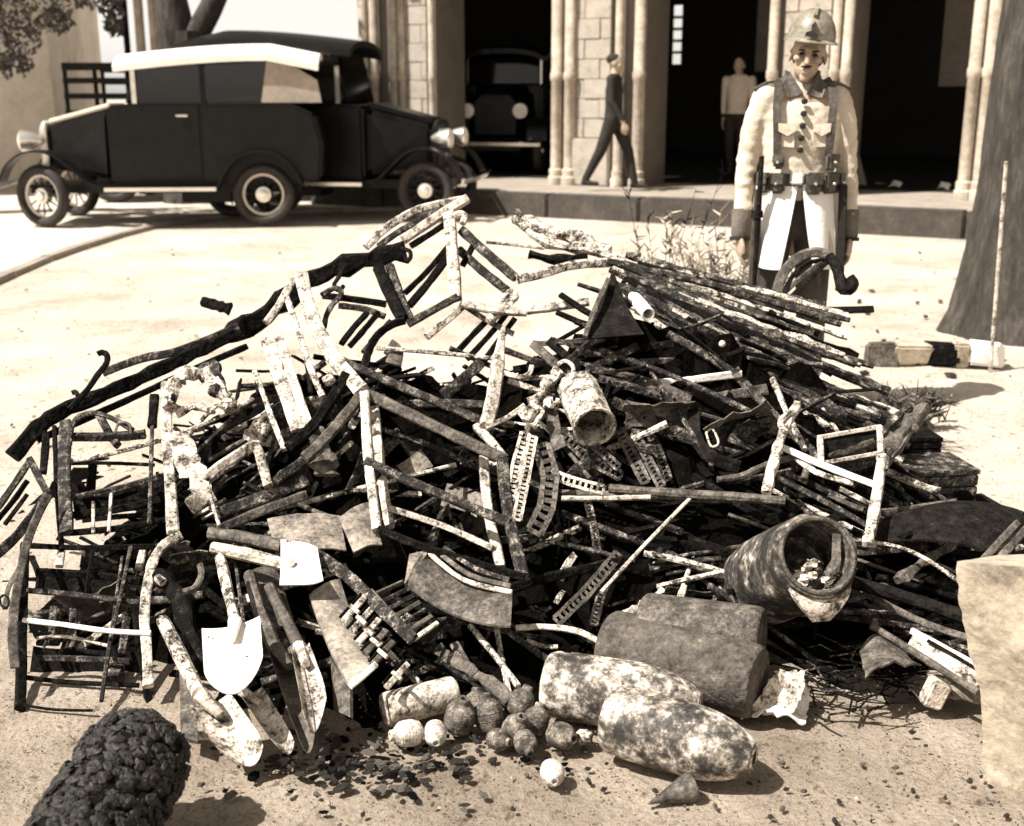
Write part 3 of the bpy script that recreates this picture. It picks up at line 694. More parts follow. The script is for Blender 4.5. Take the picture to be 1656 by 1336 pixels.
sp('belt_buckle', MB().box((-.02, -.142, 1.066), .058, .016, .056), LINEN, bl_, bevel=.008)
for x, y, wz, hz, rz in ((-.098, -.128, .058, .085, -24), (-.145, -.085, .05, .085, -50), (.052, -.142, .066, .092, 6), (.122, -.115, .064, .088, 34), (.165, -.07, .05, .085, 60), (-.100, -.138, .045, .06, -20), (.120, -.135, .05, .07, 28)):
    up_ = 1.045 if hz > .08 else 1.135
    rot = Matrix.Rotation(R(rz), 3, 'Z')
    p = sp('pouch', MB().box((x, y, up_), wz, .038, hz, rot), LEATH, bevel=.010)
    sp('pouch_flap', MB().box(Vector((x, y, up_+hz*.22)) + rot @ Vector((0, -.024, 0)), wz*1.05, .008, hz*.55, rot), LEATH, p, bevel=.003)
    sp('stud', MB().lathe(Vector((x, y, up_)) + rot @ Vector((0, -.026, 0)), Vector((x, y, up_)) + rot @ Vector((0, -.036, 0)), [(0, .008), (1, .005)], 10), CHROME, p)
sp('scabbard', MB().sweep([(.185, -.10, 1.04), (.192, -.11, .80), (.196, -.12, .58)], .034, .02, face=Y3), DARKC, bevel=.004)
# helmet with comb, brim and badge
hl = MB(); prof = []
for i in range(13):
    ph = math.pi/2*i/12; prof.append((.135*(1-math.cos(ph))/.135, .118*math.sin(ph)))
HS = Matrix.Translation((0, 0, .034)) @ Matrix.Diagonal((.86, .88, .76, 1))
def hp(mb): mb.v = [tilt @ HS @ Matrix.Rotation(R(6), 4, 'X') @ v for v in mb.v]; return mb
hh = MB().lathe((0, .008, .208), (0, .008, .045), [(u, max(r, .0005)) for u, r in prof], 28, squash=1.16, up=Vector((0, 1, 0)))
hel = sp('helmet', hp(hh), HELM)
br = MB(); seg = 32
for k in range(seg):
    th = 2*math.pi*k/seg; cx, cy = math.sin(th), -math.cos(th); ext = .016 + .018*max(0, cy*-1)*0 + .016*max(0, -cy)
    for rr, z in ((.112, .050), (.116+ext, .030), (.116+ext, .026), (.112, .040)):
        br.v.append(Vector((cx*rr, .008+cy*(rr*1.16), z)))
for k in range(seg):
    for j in range(4): br.f.append([4*k+j, 4*((k+1) % seg)+j, 4*((k+1) % seg)+(j+1) % 4, 4*k+(j+1) % 4])
sp('brim', hp(br), HELM, hel)
cb = MB().sweep([(0, -.095, .165), (0, -.05, .205), (0, .01, .222), (0, .07, .205), (0, .12, .15)], .022, .016, face=Vector((1, 0, 0)))
sp('comb', hp(cb), HELM, hel)
bdg = MB().prism([(-.034, -.140, .060), (.030, -.140, .052), (.026, -.138, .078), (.012, -.134, .088), (.018, -.122, .118), (.004, -.108, .140), (-.010, -.122, .118), (-.006, -.134, .090), (-.030, -.138, .080)], (0, -.008, 0))
sp('badge', hp(bdg), DARKC, hel, smooth=False)
sp('moustache', MB().ell(tilt @ Vector((0, -.090, -.051)), .024, .010, .006, 12, 8), HAIR)
for s in (-1, 1):
    sp('eyebrow', MB().ell(tilt @ Vector((s*.028, -.086, .014)), .018, .006, .004, 10, 6), HAIR)
    sp('eye', MB().ell(tilt @ Vector((s*.028, -.078, .000)), .011, .008, .007, 10, 8), HAIR)
sp('hair', MB().ell(tilt @ Vector((0, .03, .01)), .074, .080, .075, 16, 12), HAIR)
# rifle resting on the ground at his right side
rf = thing('rifle', 'dark bolt-action rifle held upright at the soldier\'s right side', 'rifle', SM @ Vector((-.20, -.11, 0)))
def rp(n, mb, mat): return build(n, place(mb, SM), mat, rf, smooth=True)
rp('stock', MB().sweep([(-.195, -.13, .01), (-.190, -.135, .30), (-.182, -.14, .55), (-.180, -.142, 1.02)], .050, .036, taper=lambda u: 1.35-.75*u, face=Y3), LEATH)
rp('barrel', MB().sweep([(-.180, -.150, .60), (-.176, -.160, 1.16)], .022, .022, sides=8, face=Y3), DARKI)
rp('bolt', MB().lathe((-.185, -.145, .58), (-.235, -.155, .57), [(0, .008), (.8, .008), (.82, .013), (1, .011)], 10), DARKI)
rp('band', MB().lathe((-.181, -.145, .90), (-.181, -.145, .93), [(0, .026), (1, .026)], 12), DARKI)

def figure(origin, ang, label, pose, top, bot, k=1.0, hat=True):
    M = Matrix.Translation(origin) @ Matrix.Rotation(ang, 4, 'Z') @ Matrix.Scale(k, 4)
    r = thing('person', label, 'person', origin); m = MB()
    hm = head(MB(), (0, -.02, 1.58)); m.add(hm.v, hm.f)
    limb(m, [((0, .01, 1.40), .06, .06), ((0, 0, 1.50), .05, .05)])
    limb(m, [((0, 0, 1.40), .16, .08), ((0, 0, 1.25), .17, .11), ((0, 0, 1.05), .15, .11), ((0, 0, .90), .16, .12)])
    for s in (-1, 1):
        f = pose[0]*s; a = pose[1]*s
        limb(m, [((s*.19, 0, 1.39), .06, .06), ((s*.23, .04-a*.12, 1.12), .05, .05), ((s*.22, -.04-a*.26, .88), .034, .034)])
        hand(m, (s*.22, -.05-a*.27, .86), s)
        kn = Vector((s*.10, -.02-f*.22, .50)); an = Vector((s*.10, .03-f*.42, .10 + (.04 if f < 0 else 0)))
        limb(m, [((s*.085, 0, .90), .095, .10), (kn, .07, .072), (an, .048, .05)])
        limb(m, [(an+Vector((0, .03, -.045)), .045, .036), (an+Vector((s*.02, -.16, -.055)), .042, .028)])
    m = remesh(m, .011, 4); me = build('body', place(m, M), [SKIN, top, bot], r, smooth=True)
    for p in me.data.polygons:
        c_ = p.center / k; ar = Vector((c_.x, c_.y)).length > .19
        p.material_index = 0 if c_.z > 1.46 or (c_.z < .88 and abs((Matrix.Rotation(-ang, 3, 'Z') @ c_).x) > .185) else (1 if c_.z > .93 else 2)
    if hat:
        build('hair', place(MB().ell((0, .015, 1.635), .080, .098, .07, 14, 10), M), HAIR, r, smooth=True)
    return r
wp_ = at(990, 296, 15.1); wp_.z = PZ + .012
figure(wp_, R(72), 'man in dark clothes striding past the pale pier', (.72, -.5), DARKC, DARKC, .97)
vp = bl(upx(1192, 3.4), 3.4, PZ+.014)
figure(vp, R(-30), 'dim figure in a light shirt inside the arcade beside the soldier', (.15, .3), COAT, DARKC, .98)

# ================================================================ the heap
rh = random.Random(11)
prof_ridge = [(10, 1130), (40, 985), (80, 905), (180, 868), (262, 800), (300, 715), (400, 610), (470, 580), (560, 570), (640, 575), (760, 600), (880, 555), (1000, 470), (1150, 505), (1300, 570), (1420, 690), (1500, 800), (1600, 890), (1680, 1040)]
RID = []
for px, py in prof_ridge:
    p = at(px, py, 3.75); RID.append((p.x, max(0.0, p.z)))
def ridge(x):
    if x <= RID[0][0] or x >= RID[-1][0]: return 0.0
    for (a, za), (b, zb) in zip(RID, RID[1:]):
        if a <= x <= b: return za + (zb-za)*(x-a)/(b-a)
def core_h(x, y):
    f = (y-2.72)/(3.75-2.72) if y < 3.75 else 1-(y-3.75)/.75
    h = ridge(x) * max(0, min(1, f))
    if -.75 < x < .12 and y < 2.95: h = max(h, .034*max(0, min(1, (y-2.50)/.10, (x+.75)/.1, (.12-x)/.1)))
    return h
core = MB(); nx, ny = 110, 60
for j in range(ny+1):
    for i in range(nx+1):
        x = -1.75 + 3.6*i/nx; y = 2.46 + 2.14*j/ny; h = core_h(x, y)
        p = Vector((x, y, 0)); k = min(1, h*6)
        z = h*.93 + k*k*(.05*noise.noise(p*7) + .04*noise.noise(p*17) + .03*noise.noise(p*31)) - .022
        core.v.append(Vector((x + .03*noise.noise(p*9+Vector((5, 0, 0))), y, z)))
for j in range(ny):
    for i in range(nx): core.f.append([j*(nx+1)+i, j*(nx+1)+i+1, (j+1)*(nx+1)+i+1, (j+1)*(nx+1)+i])
SOOT = mottle('soot_and_cinders', [(.48, (.003, .0025, .002)), (.62, sep(.008)), (.72, sep(.04)), (.80, sep(.2))], 40, bump=1.0, spec=0, rough=1)
tag(build('burnt_debris', core, SOOT, loc=(0, 3.5, 0)), 'black mass of soot and cinders filling the inside of the heap', 'debris', kind='stuff')
# loose slivers and broken bars too small to count, lying over the mass
for mat_, n_, nm in ((CHAR, 420, 'charred'), (BURNT, 210, 'scorched'), (ASH, 60, 'ash grey')):
    m = MB()
    for _ in range(n_):
        x = rh.uniform(-1.5, 1.7); y = rh.uniform(2.5, 4.2)
        h = core_h(x, y)
        if h < .02 and rh.random() < .8: continue
        if x > .4 and y > 3.35 and rh.random() < .75: continue
        L = rh.uniform(.03, .17) * (1.5 if rh.random() < .12 else 1); a = rh.uniform(0, math.pi); e = rh.uniform(-.5, .5)
        d = Vector((math.cos(a)*math.cos(e), math.sin(a)*.6*math.cos(e), math.sin(e)))*L
        p = Vector((x, y, h*.95 + rh.uniform(0, .04)))
        m.sweep([p-d, p+d*.2+Vector((0, 0, rh.uniform(-.01, .01))), p+d], rh.uniform(.006, .022), rh.uniform(.004, .014), roll=rh.uniform(0, 3), jit=.25, step=.08, rnd=rh)
    tag(build('debris_slivers', m, mat_, loc=(0, 3.4, 0)), nm + ' splinters strewn thickly over the inside of the heap', 'debris', kind='stuff')

# longer broken bars, pipes and bent plates lying deep in the heap
def heap_point(x, y, up=.0): return Vector((x, y, core_h(x, y)*.95 + up))
for i in range(120):
    x = rh.uniform(-1.15, 1.45); y = rh.uniform(2.85, 3.75) if x < .3 else rh.uniform(2.8, 3.5)
    if core_h(x, y) < .03 or -.40 < x < .04: continue
    L = rh.uniform(.10, .34)
    a = rh.gauss(-.5 if x > 0 else .5, .55) if rh.random() < .75 else rh.uniform(-1.5, 1.5)
    pts = []
    bow = rh.uniform(-.03, .03)
    for k in range(5):
        s = (k/4-.5)*2*L; xx = x+math.cos(a)*s; yy = y - math.sin(a)*s*-.55
        pts.append(heap_point(xx, yy, .0))
    up_ = rh.uniform(.01, .05); e0, e1 = pts[0] + Vector((0, 0, up_)), pts[-1] + Vector((0, 0, up_ + rh.uniform(-.02, .04)))
    pts = [e0, e0.lerp(e1, .5) + Vector((0, 0, bow*.4)), e1]
    kind = rh.random(); mt = rh.choice((RUST, BURNT, BURNT, CHAR, CHAR, ASH))
    if kind < .4: mb, nm, lb, cg = MB().sweep(smooth_path(pts), rh.uniform(.010, .020), None, 7, jit=.12, step=.03, rnd=rh), 'burnt_pipe', 'burnt pipe lying among the debris inside the heap', 'pipe'
    elif kind < .85: mb, nm, lb, cg = MB().sweep(smooth_path(pts), rh.uniform(.014, .032), rh.uniform(.008, .018), 5, roll=rh.uniform(0, 3), jit=.12, step=.03, rnd=rh), 'burnt_bar', 'broken burnt bar lying among the debris inside the heap', 'bar'
    else:
        c = heap_point(x, y, .05); u = Vector((math.cos(a), .3, -math.sin(a)*.5))*rh.uniform(.05, .12); v = Vector((math.sin(a), -.5, math.cos(a)))*rh.uniform(.03, .07)
        mb, nm, lb, cg = MB().sheet([c-u-v, c+u-v, c+u+v, c-u+v], .004, 8, 8, rh.uniform(-.03, .03), rh.uniform(-.03, .03), .08, .05, rh), 'burnt_plate', 'bent burnt plate lying among the debris inside the heap', 'plate'
    tag(build(nm, mb, mt, smooth=kind < .4 or kind > .85), lb, cg, lb.split(' lying')[0] + ' pieces inside the heap')

# one builder for every frame or bar: parts given as (name, [(px, py, depth offset)], width px, material, options)
MATS = dict(A=ASH, P=PALE, B=BURNT, C=CHAR, R=RUST, D=DARKI, W=WHITE, S=SPOT, T=TIN, O=BOARD)
def bars(name, label, cat, parts, group=None):
    vals = []
    for pt in parts:
        pn, pts, wd, mk = pt[:4]; op = pt[4] if len(pt) > 4 else {}
        P = smooth_path([q(*p) for p in pts]); k = mpx(P[0]); rnd_ = op.get('round', 0)
        mb = MB().sweep(P, wd*k, wd*k*op.get('t', .85 if not rnd_ else 1.0), sides=rnd_ or 5, roll=R(op.get('roll', rh.uniform(-22, 22) if not rnd_ else 0)), jit=op.get('j', .07), step=.03, taper=op.get('taper'), rnd=rh)
        vals.append((pn, mb, MATS[mk], bool(rnd_)))
    if len(vals) == 1: return tag(build(name, vals[0][1], vals[0][2], smooth=vals[0][3]), label, cat, group)
    allv = [v for x in vals for v in x[1].v]; zmin = min(v.z for v in allv); n = len(allv)
    root = thing(name, label, cat, (sum(v.x for v in allv)/n, sum(v.y for v in allv)/n, zmin), group)
    for pn, mb, mt, sm in vals: build(pn, mb, mt, root, smooth=sm)
    return root
r8 = dict(round=8); r6 = dict(round=6)
# ---- left wing of the heap
bars('bed_rail', 'long charred curved rail sweeping up the left slope of the heap', 'rail',
     [('rail', [(20, 738, .15), (62, 692, .15), (110, 660, .2), (190, 628, .25), (268, 592, .3), (380, 540, .3)], 24, 'C', dict(t=.8, j=.16)),
      ('top_strip', [(166, 603, .3), (230, 580, .3), (280, 570, .3), (330, 552, .32), (385, 528, .33)], 13, 'B'),
      ('side_rail', [(60, 712, .2), (200, 650, .25), (330, 590, .3), (400, 560, .32)], 11, 'C'),
      ('bracket', [(112, 662, .15), (140, 632, .15), (158, 606, .15), (172, 588, .15), (173, 575, .15), (165, 570, .15), (158, 573, .15)], 10, 'C', r6),
      ('bracket', [(126, 640, .22), (122, 634, .22), (116, 636, .22)], 8, 'D', r6)])
bars('charred_beam', 'thick black charred beam climbing to the upper left ridge', 'beam',
     [('beam', [(370, 540, .4), (430, 510, .45), (490, 460, .45), (560, 428, .4), (655, 406, .35)], 30, 'C', dict(t=.9, j=.34)),
      ('hook', [(560, 428, .35), (548, 448, .35), (540, 462, .35), (548, 470, .35), (556, 462, .35)], 7, 'D', r6),
      ('hook', [(648, 402, .3), (662, 406, .3), (664, 416, .3), (658, 424, .3)], 7, 'D', r6)])
bars('charred_stump', 'short black charred stick lying on the bright dirt at the upper left slope', 'stick', [('stick', [(326, 488, .8), (352, 494, .8), (372, 500, .8)], 15, 'C', dict(t=.8, j=.3))])
bars('lattice_bedstead', 'tall burnt iron lattice frame leaning at upper left of the heap', 'frame',
     [('post', [(106, 682, .1), (104, 760, .05), (108, 862, .0)], 19, 'B', dict(t=.5)),
      ('post', [(268, 620, .12), (270, 700, .05), (276, 790, 0), (280, 862, -.03)], 16, 'S', dict(t=.6)),
      ('rail', [(98, 748, .08), (150, 740, .06), (210, 726, .05), (290, 702, .04), (350, 676, .05), (408, 646, .08)], 8, 'A', r6),
      ('rail', [(112, 707, .12), (190, 706, .12), (235, 702, .12)], 14, 'B'),
      ('rail', [(105, 750, .1), (170, 749, .1), (250, 752, .1)], 6, 'C', r6),
      ('rail', [(112, 806, .05), (190, 790, .05), (262, 770, .05), (330, 752, .06)], 10, 'B'),
      ('rail', [(108, 862, .02), (180, 856, .02), (230, 848, .02), (282, 838, .02)], 10, 'C'),
      ('rail', [(112, 834, .06), (200, 822, .06), (270, 805, .06)], 12, 'C'),
      ('hoop', [(112, 720, .07), (116, 690, .07), (128, 674, .07), (150, 668, .07), (180, 676, .07), (215, 696, .08)], 9, 'B', r6),
      ('hoop', [(186, 702, .06), (190, 688, .06), (200, 683, .06), (210, 688, .06), (212, 702, .06)], 5, 'R', r6),
      ('rod', [(151, 812, 0), (151, 862, 0)], 6, 'A', r6), ('rod', [(180, 798, 0), (176, 860, 0)], 6, 'A', r6), ('rod', [(246, 690, .02), (242, 845, 0)], 7, 'B', r6),
      ('rod', [(88, 690, .12), (92, 790, .08), (100, 890, .02)], 8, 'C', r6), ('slat', [(75, 700, .16), (70, 765, .16)], 12, 'C'), ('slat', [(150, 752, .2), (146, 800, .2)], 14, 'C'),
      ('slat', [(250, 640, .2), (246, 690, .2)], 14, 'C'), ('brace', [(160, 670, .15), (176, 700, .15), (190, 720, .12)], 12, 'B'), ('brace', [(100, 780, .15), (160, 800, .14), (220, 790, .14)], 12, 'C')])
bars('broken_side_chair', 'small broken wooden chair frame leaning at the far left edge', 'chair',
     [('leg', [(-4, 822, 0), (24, 782, 0), (50, 743, 0)], 11, 'B'), ('leg', [(48, 742, 0), (62, 770, 0), (78, 800, 0)], 11, 'B'), ('leg', [(-12, 850, .06), (20, 812, .06), (44, 778, .06)], 9, 'C'),
      ('rail', [(8, 848, .03), (44, 800, .03)], 7, 'C'), ('rail', [(-10, 900, 0), (24, 870, 0), (58, 828, 0), (80, 798, 0)], 17, 'B', dict(t=.4))])
bars('bent_strip', 'long rusty strip bowed down the far left edge of the heap', 'strip', [('strip', [(78, 800, -.06), (46, 870, -.08), (28, 950, -.1), (20, 1020, -.1), (24, 1080, -.08)], 13, 'R', dict(t=.3))])
bars('bent_strip', 'thin rusty strip bowed beside the far left lattice chair', 'strip', [('strip', [(66, 812, -.03), (40, 900, -.06), (14, 950, -.06), (8, 985, -.06)], 8, 'R', dict(t=.4))])
bars('iron_ring', 'small iron loop hanging at the left edge of the heap', 'ring', [('loop', [(8, 962, -.1), (14, 970, -.1), (12, 982, -.1), (3, 980, -.1), (0, 968, -.1), (6, 962, -.1)], 4, 'D', r6)])
bars('lattice_chair', 'burnt iron lattice armchair standing at the lower left of the heap', 'chair',
     [('leg', [(40, 880, 0), (36, 1000, 0), (34, 1100, 0), (32, 1148, -.02)], 15, 'C', dict(t=.6)),
      ('arm', [(292, 866, -.02), (266, 880, -.04), (247, 910, -.05), (238, 950, -.06), (234, 1000, -.06), (238, 1060, -.05), (240, 1110, -.04)], 15, 'S', dict(t=.6)),
      ('rail', [(40, 882, .02), (130, 886, .02), (250, 884, .02)], 9, 'C'),
      ('cross_bar', [(38, 1003, -.06), (100, 1010, -.07), (170, 1020, -.07), (244, 1024, -.07)], 9, 'W', r8),
      ('rail', [(44, 955, 0), (120, 962, 0), (225, 975, 0)], 9, 'B'), ('rail', [(60, 1064, 0), (140, 1066, 0), (210, 1070, 0)], 10, 'B'), ('rail', [(42, 1096, .03), (120, 1104, .03), (225, 1112, .03)], 8, 'C'),
      ('rail', [(60, 925, .05), (150, 930, .05), (228, 940, .05)], 12, 'C'), ('rail', [(60, 1032, -.02), (110, 1030, -.02), (180, 1046, -.02)], 6, 'A', r6), ('rail', [(34, 1140, -.02), (90, 1150, -.02), (150, 1152, -.02)], 5, 'C'),
      ('rod', [(212, 884, -.02), (196, 960, -.02), (178, 1040, -.03), (164, 1134, -.03)], 7, 'B', r6), ('rod', [(198, 900, .02), (186, 980, .02), (176, 1060, .02)], 5, 'B', r6),
      ('rod', [(95, 985, -.01), (70, 1050, -.01)], 5, 'B', r6), ('rod', [(150, 890, .02), (140, 960, .02)], 7, 'C'), ('rod', [(120, 1000, .02), (96, 1060, .02)], 6, 'C'),
      ('slat', [(100, 890, .12), (96, 916, .12)], 12, 'P'), ('slat', [(140, 890, .12), (136, 916, .12)], 14, 'B'), ('slat', [(232, 890, .1), (225, 920, .1)], 12, 'P'), ('slat', [(205, 1000, .05), (196, 1060, .05)], 13, 'B'),
      ('slat', [(90, 985, .06), (88, 1040, .06)], 20, 'B'), ('slat', [(120, 985, .06), (116, 1050, .06)], 14, 'B'), ('slat', [(190, 1075, .05), (186, 1110, .05)], 26, 'B')])
bars('charred_board', 'black board hanging behind the lattice armchair seat', 'board', [('board', [(60, 940, .14), (150, 948, .14), (236, 960, .14)], 40, 'C', dict(t=.2, roll=0))])
bars('charred_board', 'black board low behind the lattice armchair legs', 'board', [('board', [(55, 1090, .12), (140, 1096, .12), (230, 1104, .12)], 46, 'C', dict(t=.2, roll=0))])
bars('charred_board', 'black board crossing the middle of the tall lattice frame', 'board', [('board', [(120, 820, .16), (200, 808, .16), (275, 792, .16)], 44, 'C', dict(t=.2, roll=0))])
bars('bent_bracket', 'pale bent metal bracket like an upturned U above the planks', 'bracket',
     [('bracket', [(338, 772, -.05), (345, 762, -.06), (402, 724, -.06), (416, 726, -.05), (424, 750, -.04), (434, 786, -.03)], 16, 'S', dict(t=.7))])
bars('thin_rod', 'thin pale rod hanging below the bent bracket', 'rod', [('rod', [(336, 780, -.06), (345, 820, -.06), (355, 850, -.06)], 6, 'A', r6)])
bars('scorched_plank', 'upper scorched plank under the bent bracket', 'plank', [('plank', [(350, 832, -.02), (430, 802, 0), (496, 776, .02)], 22, 'B', dict(t=.4))])
bars('scorched_plank', 'lower scorched plank under the bent bracket', 'plank', [('plank', [(352, 856, -.04), (430, 824, -.02), (496, 800, 0)], 16, 'R', dict(t=.5))])
bars('twisted_cloth', 'ash-covered twisted rag draped over the tall lattice frame', 'rag',
     [('fold', [(276, 660, .0), (278, 632, 0), (292, 612, 0), (318, 604, 0), (342, 612, 0), (362, 640, 0), (372, 664, 0)], 24, 'A', dict(round=7, j=.4)),
      ('fold', [(318, 604, .02), (345, 590, .02), (352, 612, 0), (350, 640, 0)], 20, 'B', dict(round=7, j=.4)), ('fold', [(284, 668, .03), (318, 656, .03), (345, 668, .03)], 14, 'A', dict(round=6, j=.5))])
bars('torn_sheet', 'crumpled ashy strip hanging right of the pale post', 'sheet', [('strip', [(286, 700, -.01), (300, 740, -.02), (318, 770, -.02), (326, 800, -.02), (306, 822, -.02)], 34, 'S', dict(t=.15, j=.35))])
# ---- slats and bowed post left of the centre
bars('pale_picket', 'broad pale slat standing left of the bowed white post', 'slat', [('slat', [(430, 545, .1), (455, 620, .06), (482, 696, .02)], 20, 'P', dict(t=.3))])
bars('pale_picket', 'narrower pale slat next to the broad pale slat', 'slat', [('slat', [(449, 540, .08), (474, 615, .04), (500, 690, 0)], 14, 'P', dict(t=.3))])
bars('thin_strip', 'thin mottled strip falling left of the broad pale slat', 'strip', [('strip', [(412, 600, .06), (434, 660, .04), (460, 728, 0)], 8, 'A')])
bars('thin_strip', 'thin mottled strip between the slats and the bowed white post', 'strip', [('strip', [(464, 482, .1), (486, 545, .06), (500, 590, .04), (522, 642, .02)], 9, 'A')])
bars('bowed_post', 'bowed white wooden post at the left of the central frame', 'post',
     [('post', [(487, 444, .12), (496, 485, .1), (515, 535, .06), (545, 585, .02), (585, 632, -.04)], 22, 'P', dict(t=.6)),
      ('brace', [(474, 452, .14), (452, 492, .12), (430, 522, .12)], 11, 'A')])
bars('burnt_bracket', 'black pair of arms dropping left from the corner of the crate frame', 'arm',
     [('arm', [(560, 606, -.02), (540, 640, -.02), (505, 690, -.02), (466, 725, -.02)], 17, 'C'), ('arm', [(584, 640, -.04), (552, 680, -.04), (520, 716, -.04), (492, 742, -.04)], 17, 'R'), ('knob', [(524, 618, -.04), (540, 610, -.05)], 18, 'A', dict(round=8))])
bars('burnt_stick', 'crooked ashy stick running down left below the black arms', 'stick', [('stick', [(520, 726, -.02), (488, 748, -.02), (456, 770, -.02), (430, 790, 0)], 15, 'B', dict(j=.3))])
bars('torn_sheet', 'torn rusty plate dangling right of the broad pale slats', 'plate', [('plate', [(506, 690, .04), (520, 735, .03), (528, 768, .02)], 34, 'R', dict(t=.15, j=.4))])
# ---- crate frame in the middle
bars('crate_frame', 'large open wooden crate frame in the middle of the heap', 'crate',
     [('top_rail', [(553, 584, .04), (640, 622, .04), (786, 684, .04)], 13, 'B'), ('top_rail', [(584, 632, -.06), (700, 688, -.06), (818, 744, -.06)], 17, 'R'),
      ('post', [(590, 636, -.08), (596, 740, -.09), (610, 858, -.10)], 15, 'P'), ('post', [(606, 660, .04), (616, 760, .03), (630, 852, .02)], 14, 'P'),
      ('rail', [(591, 746, -.1), (680, 786, -.1), (824, 846, -.1)], 15, 'B'), ('rail', [(630, 822, 0), (720, 852, 0), (796, 886, 0)], 10, 'P'), ('rail', [(612, 856, -.11), (700, 890, -.11), (848, 934, -.11)], 13, 'C'),
      ('post', [(812, 740, -.08), (822, 830, -.09), (846, 932, -.1)], 17, 'B'), ('post', [(782, 740, .04), (790, 830, .03), (810, 918, .02)], 15, 'P'),
      ('rail', [(616, 694, .06), (700, 722, .06), (778, 760, .06)], 8, 'B'), ('end_rail', [(770, 690, .04), (792, 712, 0), (816, 742, -.05)], 13, 'P'), ('rail', [(600, 700, .02), (604, 690, 0)], 10, 'P')])
bars('mottled_plate', 'pale round plate half hidden inside the crate frame', 'plate', [('plate', [(652, 766, .12), (672, 752, .12), (690, 740, .12)], 34, 'T', dict(t=.1))])
bars('mottled_plate', 'pale plate low inside the crate frame behind its middle rail', 'plate', [('plate', [(718, 800, .14), (750, 808, .14), (780, 820, .14)], 40, 'T', dict(t=.1))])
bars('upright_stake', 'pale pointed stake standing at the top right of the crate frame', 'stake', [('stake', [(814, 530, .08), (805, 590, .05), (798, 640, .03), (786, 690, 0)], 17, 'P', dict(taper=lambda u: .35+.75*min(1, u*3)))])
bars('thin_rod', 'thin pale rod lying level behind the top of the crate frame', 'rod', [('rod', [(610, 563, .12), (700, 570, .12), (802, 580, .1)], 7, 'A', r6)])
bars('short_board', 'short scorched board slanting down behind the crate frame', 'board', [('board', [(782, 582, .12), (750, 612, .12), (716, 640, .12)], 18, 'B', dict(t=.3))])
bars('iron_hoop', 'dark arched iron hoop left of the level rod', 'hoop', [('hoop', [(588, 606, .1), (594, 575, .1), (606, 548, .1), (628, 528, .1), (655, 518, .1)], 13, 'D', dict(t=.5)), ('disc', [(628, 560, .14), (640, 570, .14), (636, 590, .14)], 26, 'R', dict(t=.2))])
bars('burnt_plank', 'burnt plank crossing low behind the stake and rod', 'plank', [('plank', [(640, 655, .14), (720, 652, .14), (790, 655, .12)], 13, 'B')])
# ---- ridge frame at the top
bars('ridge_chair', 'upturned pale wooden chair frame crowning the heap', 'chair',
     [('back_rail', [(756, 321, .35), (706, 352, .35), (652, 388, .35)], 14, 'P'), ('back_rail', [(752, 322, .42), (700, 332, .42), (660, 346, .42), (618, 374, .42), (592, 400, .42)], 12, 'A'),
      ('slat', [(738, 350, .36), (700, 376, .36), (664, 398, .36)], 10, 'C'), ('slat', [(700, 345, .4), (650, 372, .4), (612, 398, .4)], 9, 'B'),
      ('leg', [(726, 346, .32), (732, 410, .28), (738, 484, .24)], 17, 'P', dict(t=.7)), ('joint', [(728, 356, .3), (742, 346, .3), (752, 350, .3), (748, 362, .3)], 11, 'S', r6),
      ('leg', [(746, 372, .34), (790, 412, .34), (834, 450, .34)], 14, 'B'), ('leg', [(742, 404, .36), (780, 438, .36), (820, 470, .36)], 13, 'B'), ('rung', [(768, 392, .34), (748, 430, .36)], 9, 'C')])
bars('fallen_chair', 'dark wooden chair frame with slatted seat below the crowning chair', 'chair',
     [('leg', [(612, 432, .3), (630, 475, .28), (650, 516, .24)], 17, 'C'), ('leg', [(630, 430, .32), (646, 475, .3), (664, 520, .26)], 13, 'B'),
      ('rail', [(660, 524, .22), (700, 502, .22), (740, 480, .22)], 12, 'B'), ('rail', [(690, 545, .2), (720, 520, .2), (750, 494, .2)], 12, 'P'), ('stretcher', [(726, 398, .34), (690, 440, .34), (655, 474, .34)], 9, 'C'), ('stretcher', [(726, 414, .34), (694, 456, .34), (662, 494, .32)], 11, 'C'),
      ('slat', [(800, 506, .24), (770, 536, .22), (742, 566, .2)], 9, 'C'), ('slat', [(818, 510, .24), (788, 546, .22), (756, 580, .2)], 9, 'C'), ('slat', [(832, 516, .24), (806, 552, .22), (780, 588, .2)], 9, 'C'), ('rail', [(745, 490, .18), (790, 520, .2), (830, 540, .2)], 9, 'B')])
bars('broken_rail', 'pale level wooden rail under the crowning chair', 'rail', [('rail', [(748, 490, .16), (800, 500, .16), (852, 504, .16)], 15, 'P')])
bars('broken_rail', 'pale wooden rail end to end with the level rail, pointing right', 'rail', [('rail', [(852, 502, .15), (900, 496, .15), (952, 488, .15)], 13, 'P')])
bars('broken_rail', 'ashy curved rail reaching right towards the rod bundle', 'rail', [('rail', [(836, 452, .28), (880, 442, .28), (930, 428, .3), (1000, 424, .32)], 14, 'A')])
bars('slatted_bench', 'blackened slatted seat left of the fallen chair', 'seat',
     [('rail', [(522, 478, .25), (570, 484, .25), (624, 492, .25)], 10, 'C'), ('rail', [(548, 494, .24), (590, 500, .24), (622, 512, .24)], 10, 'B'), ('slat', [(612, 506, .22), (590, 532, .2), (566, 560, .18)], 9, 'C'), ('slat', [(594, 506, .22), (572, 530, .2), (552, 556, .18)], 9, 'C'), ('slat', [(632, 520, .22), (610, 544, .2), (588, 570, .18)], 9, 'B'),
      ('scroll', [(520, 478, .2), (532, 470, .2), (545, 466, .2), (552, 474, .2), (546, 484, .2), (538, 492, .2), (528, 510, .2), (524, 530, .2)], 9, 'B', r6)])
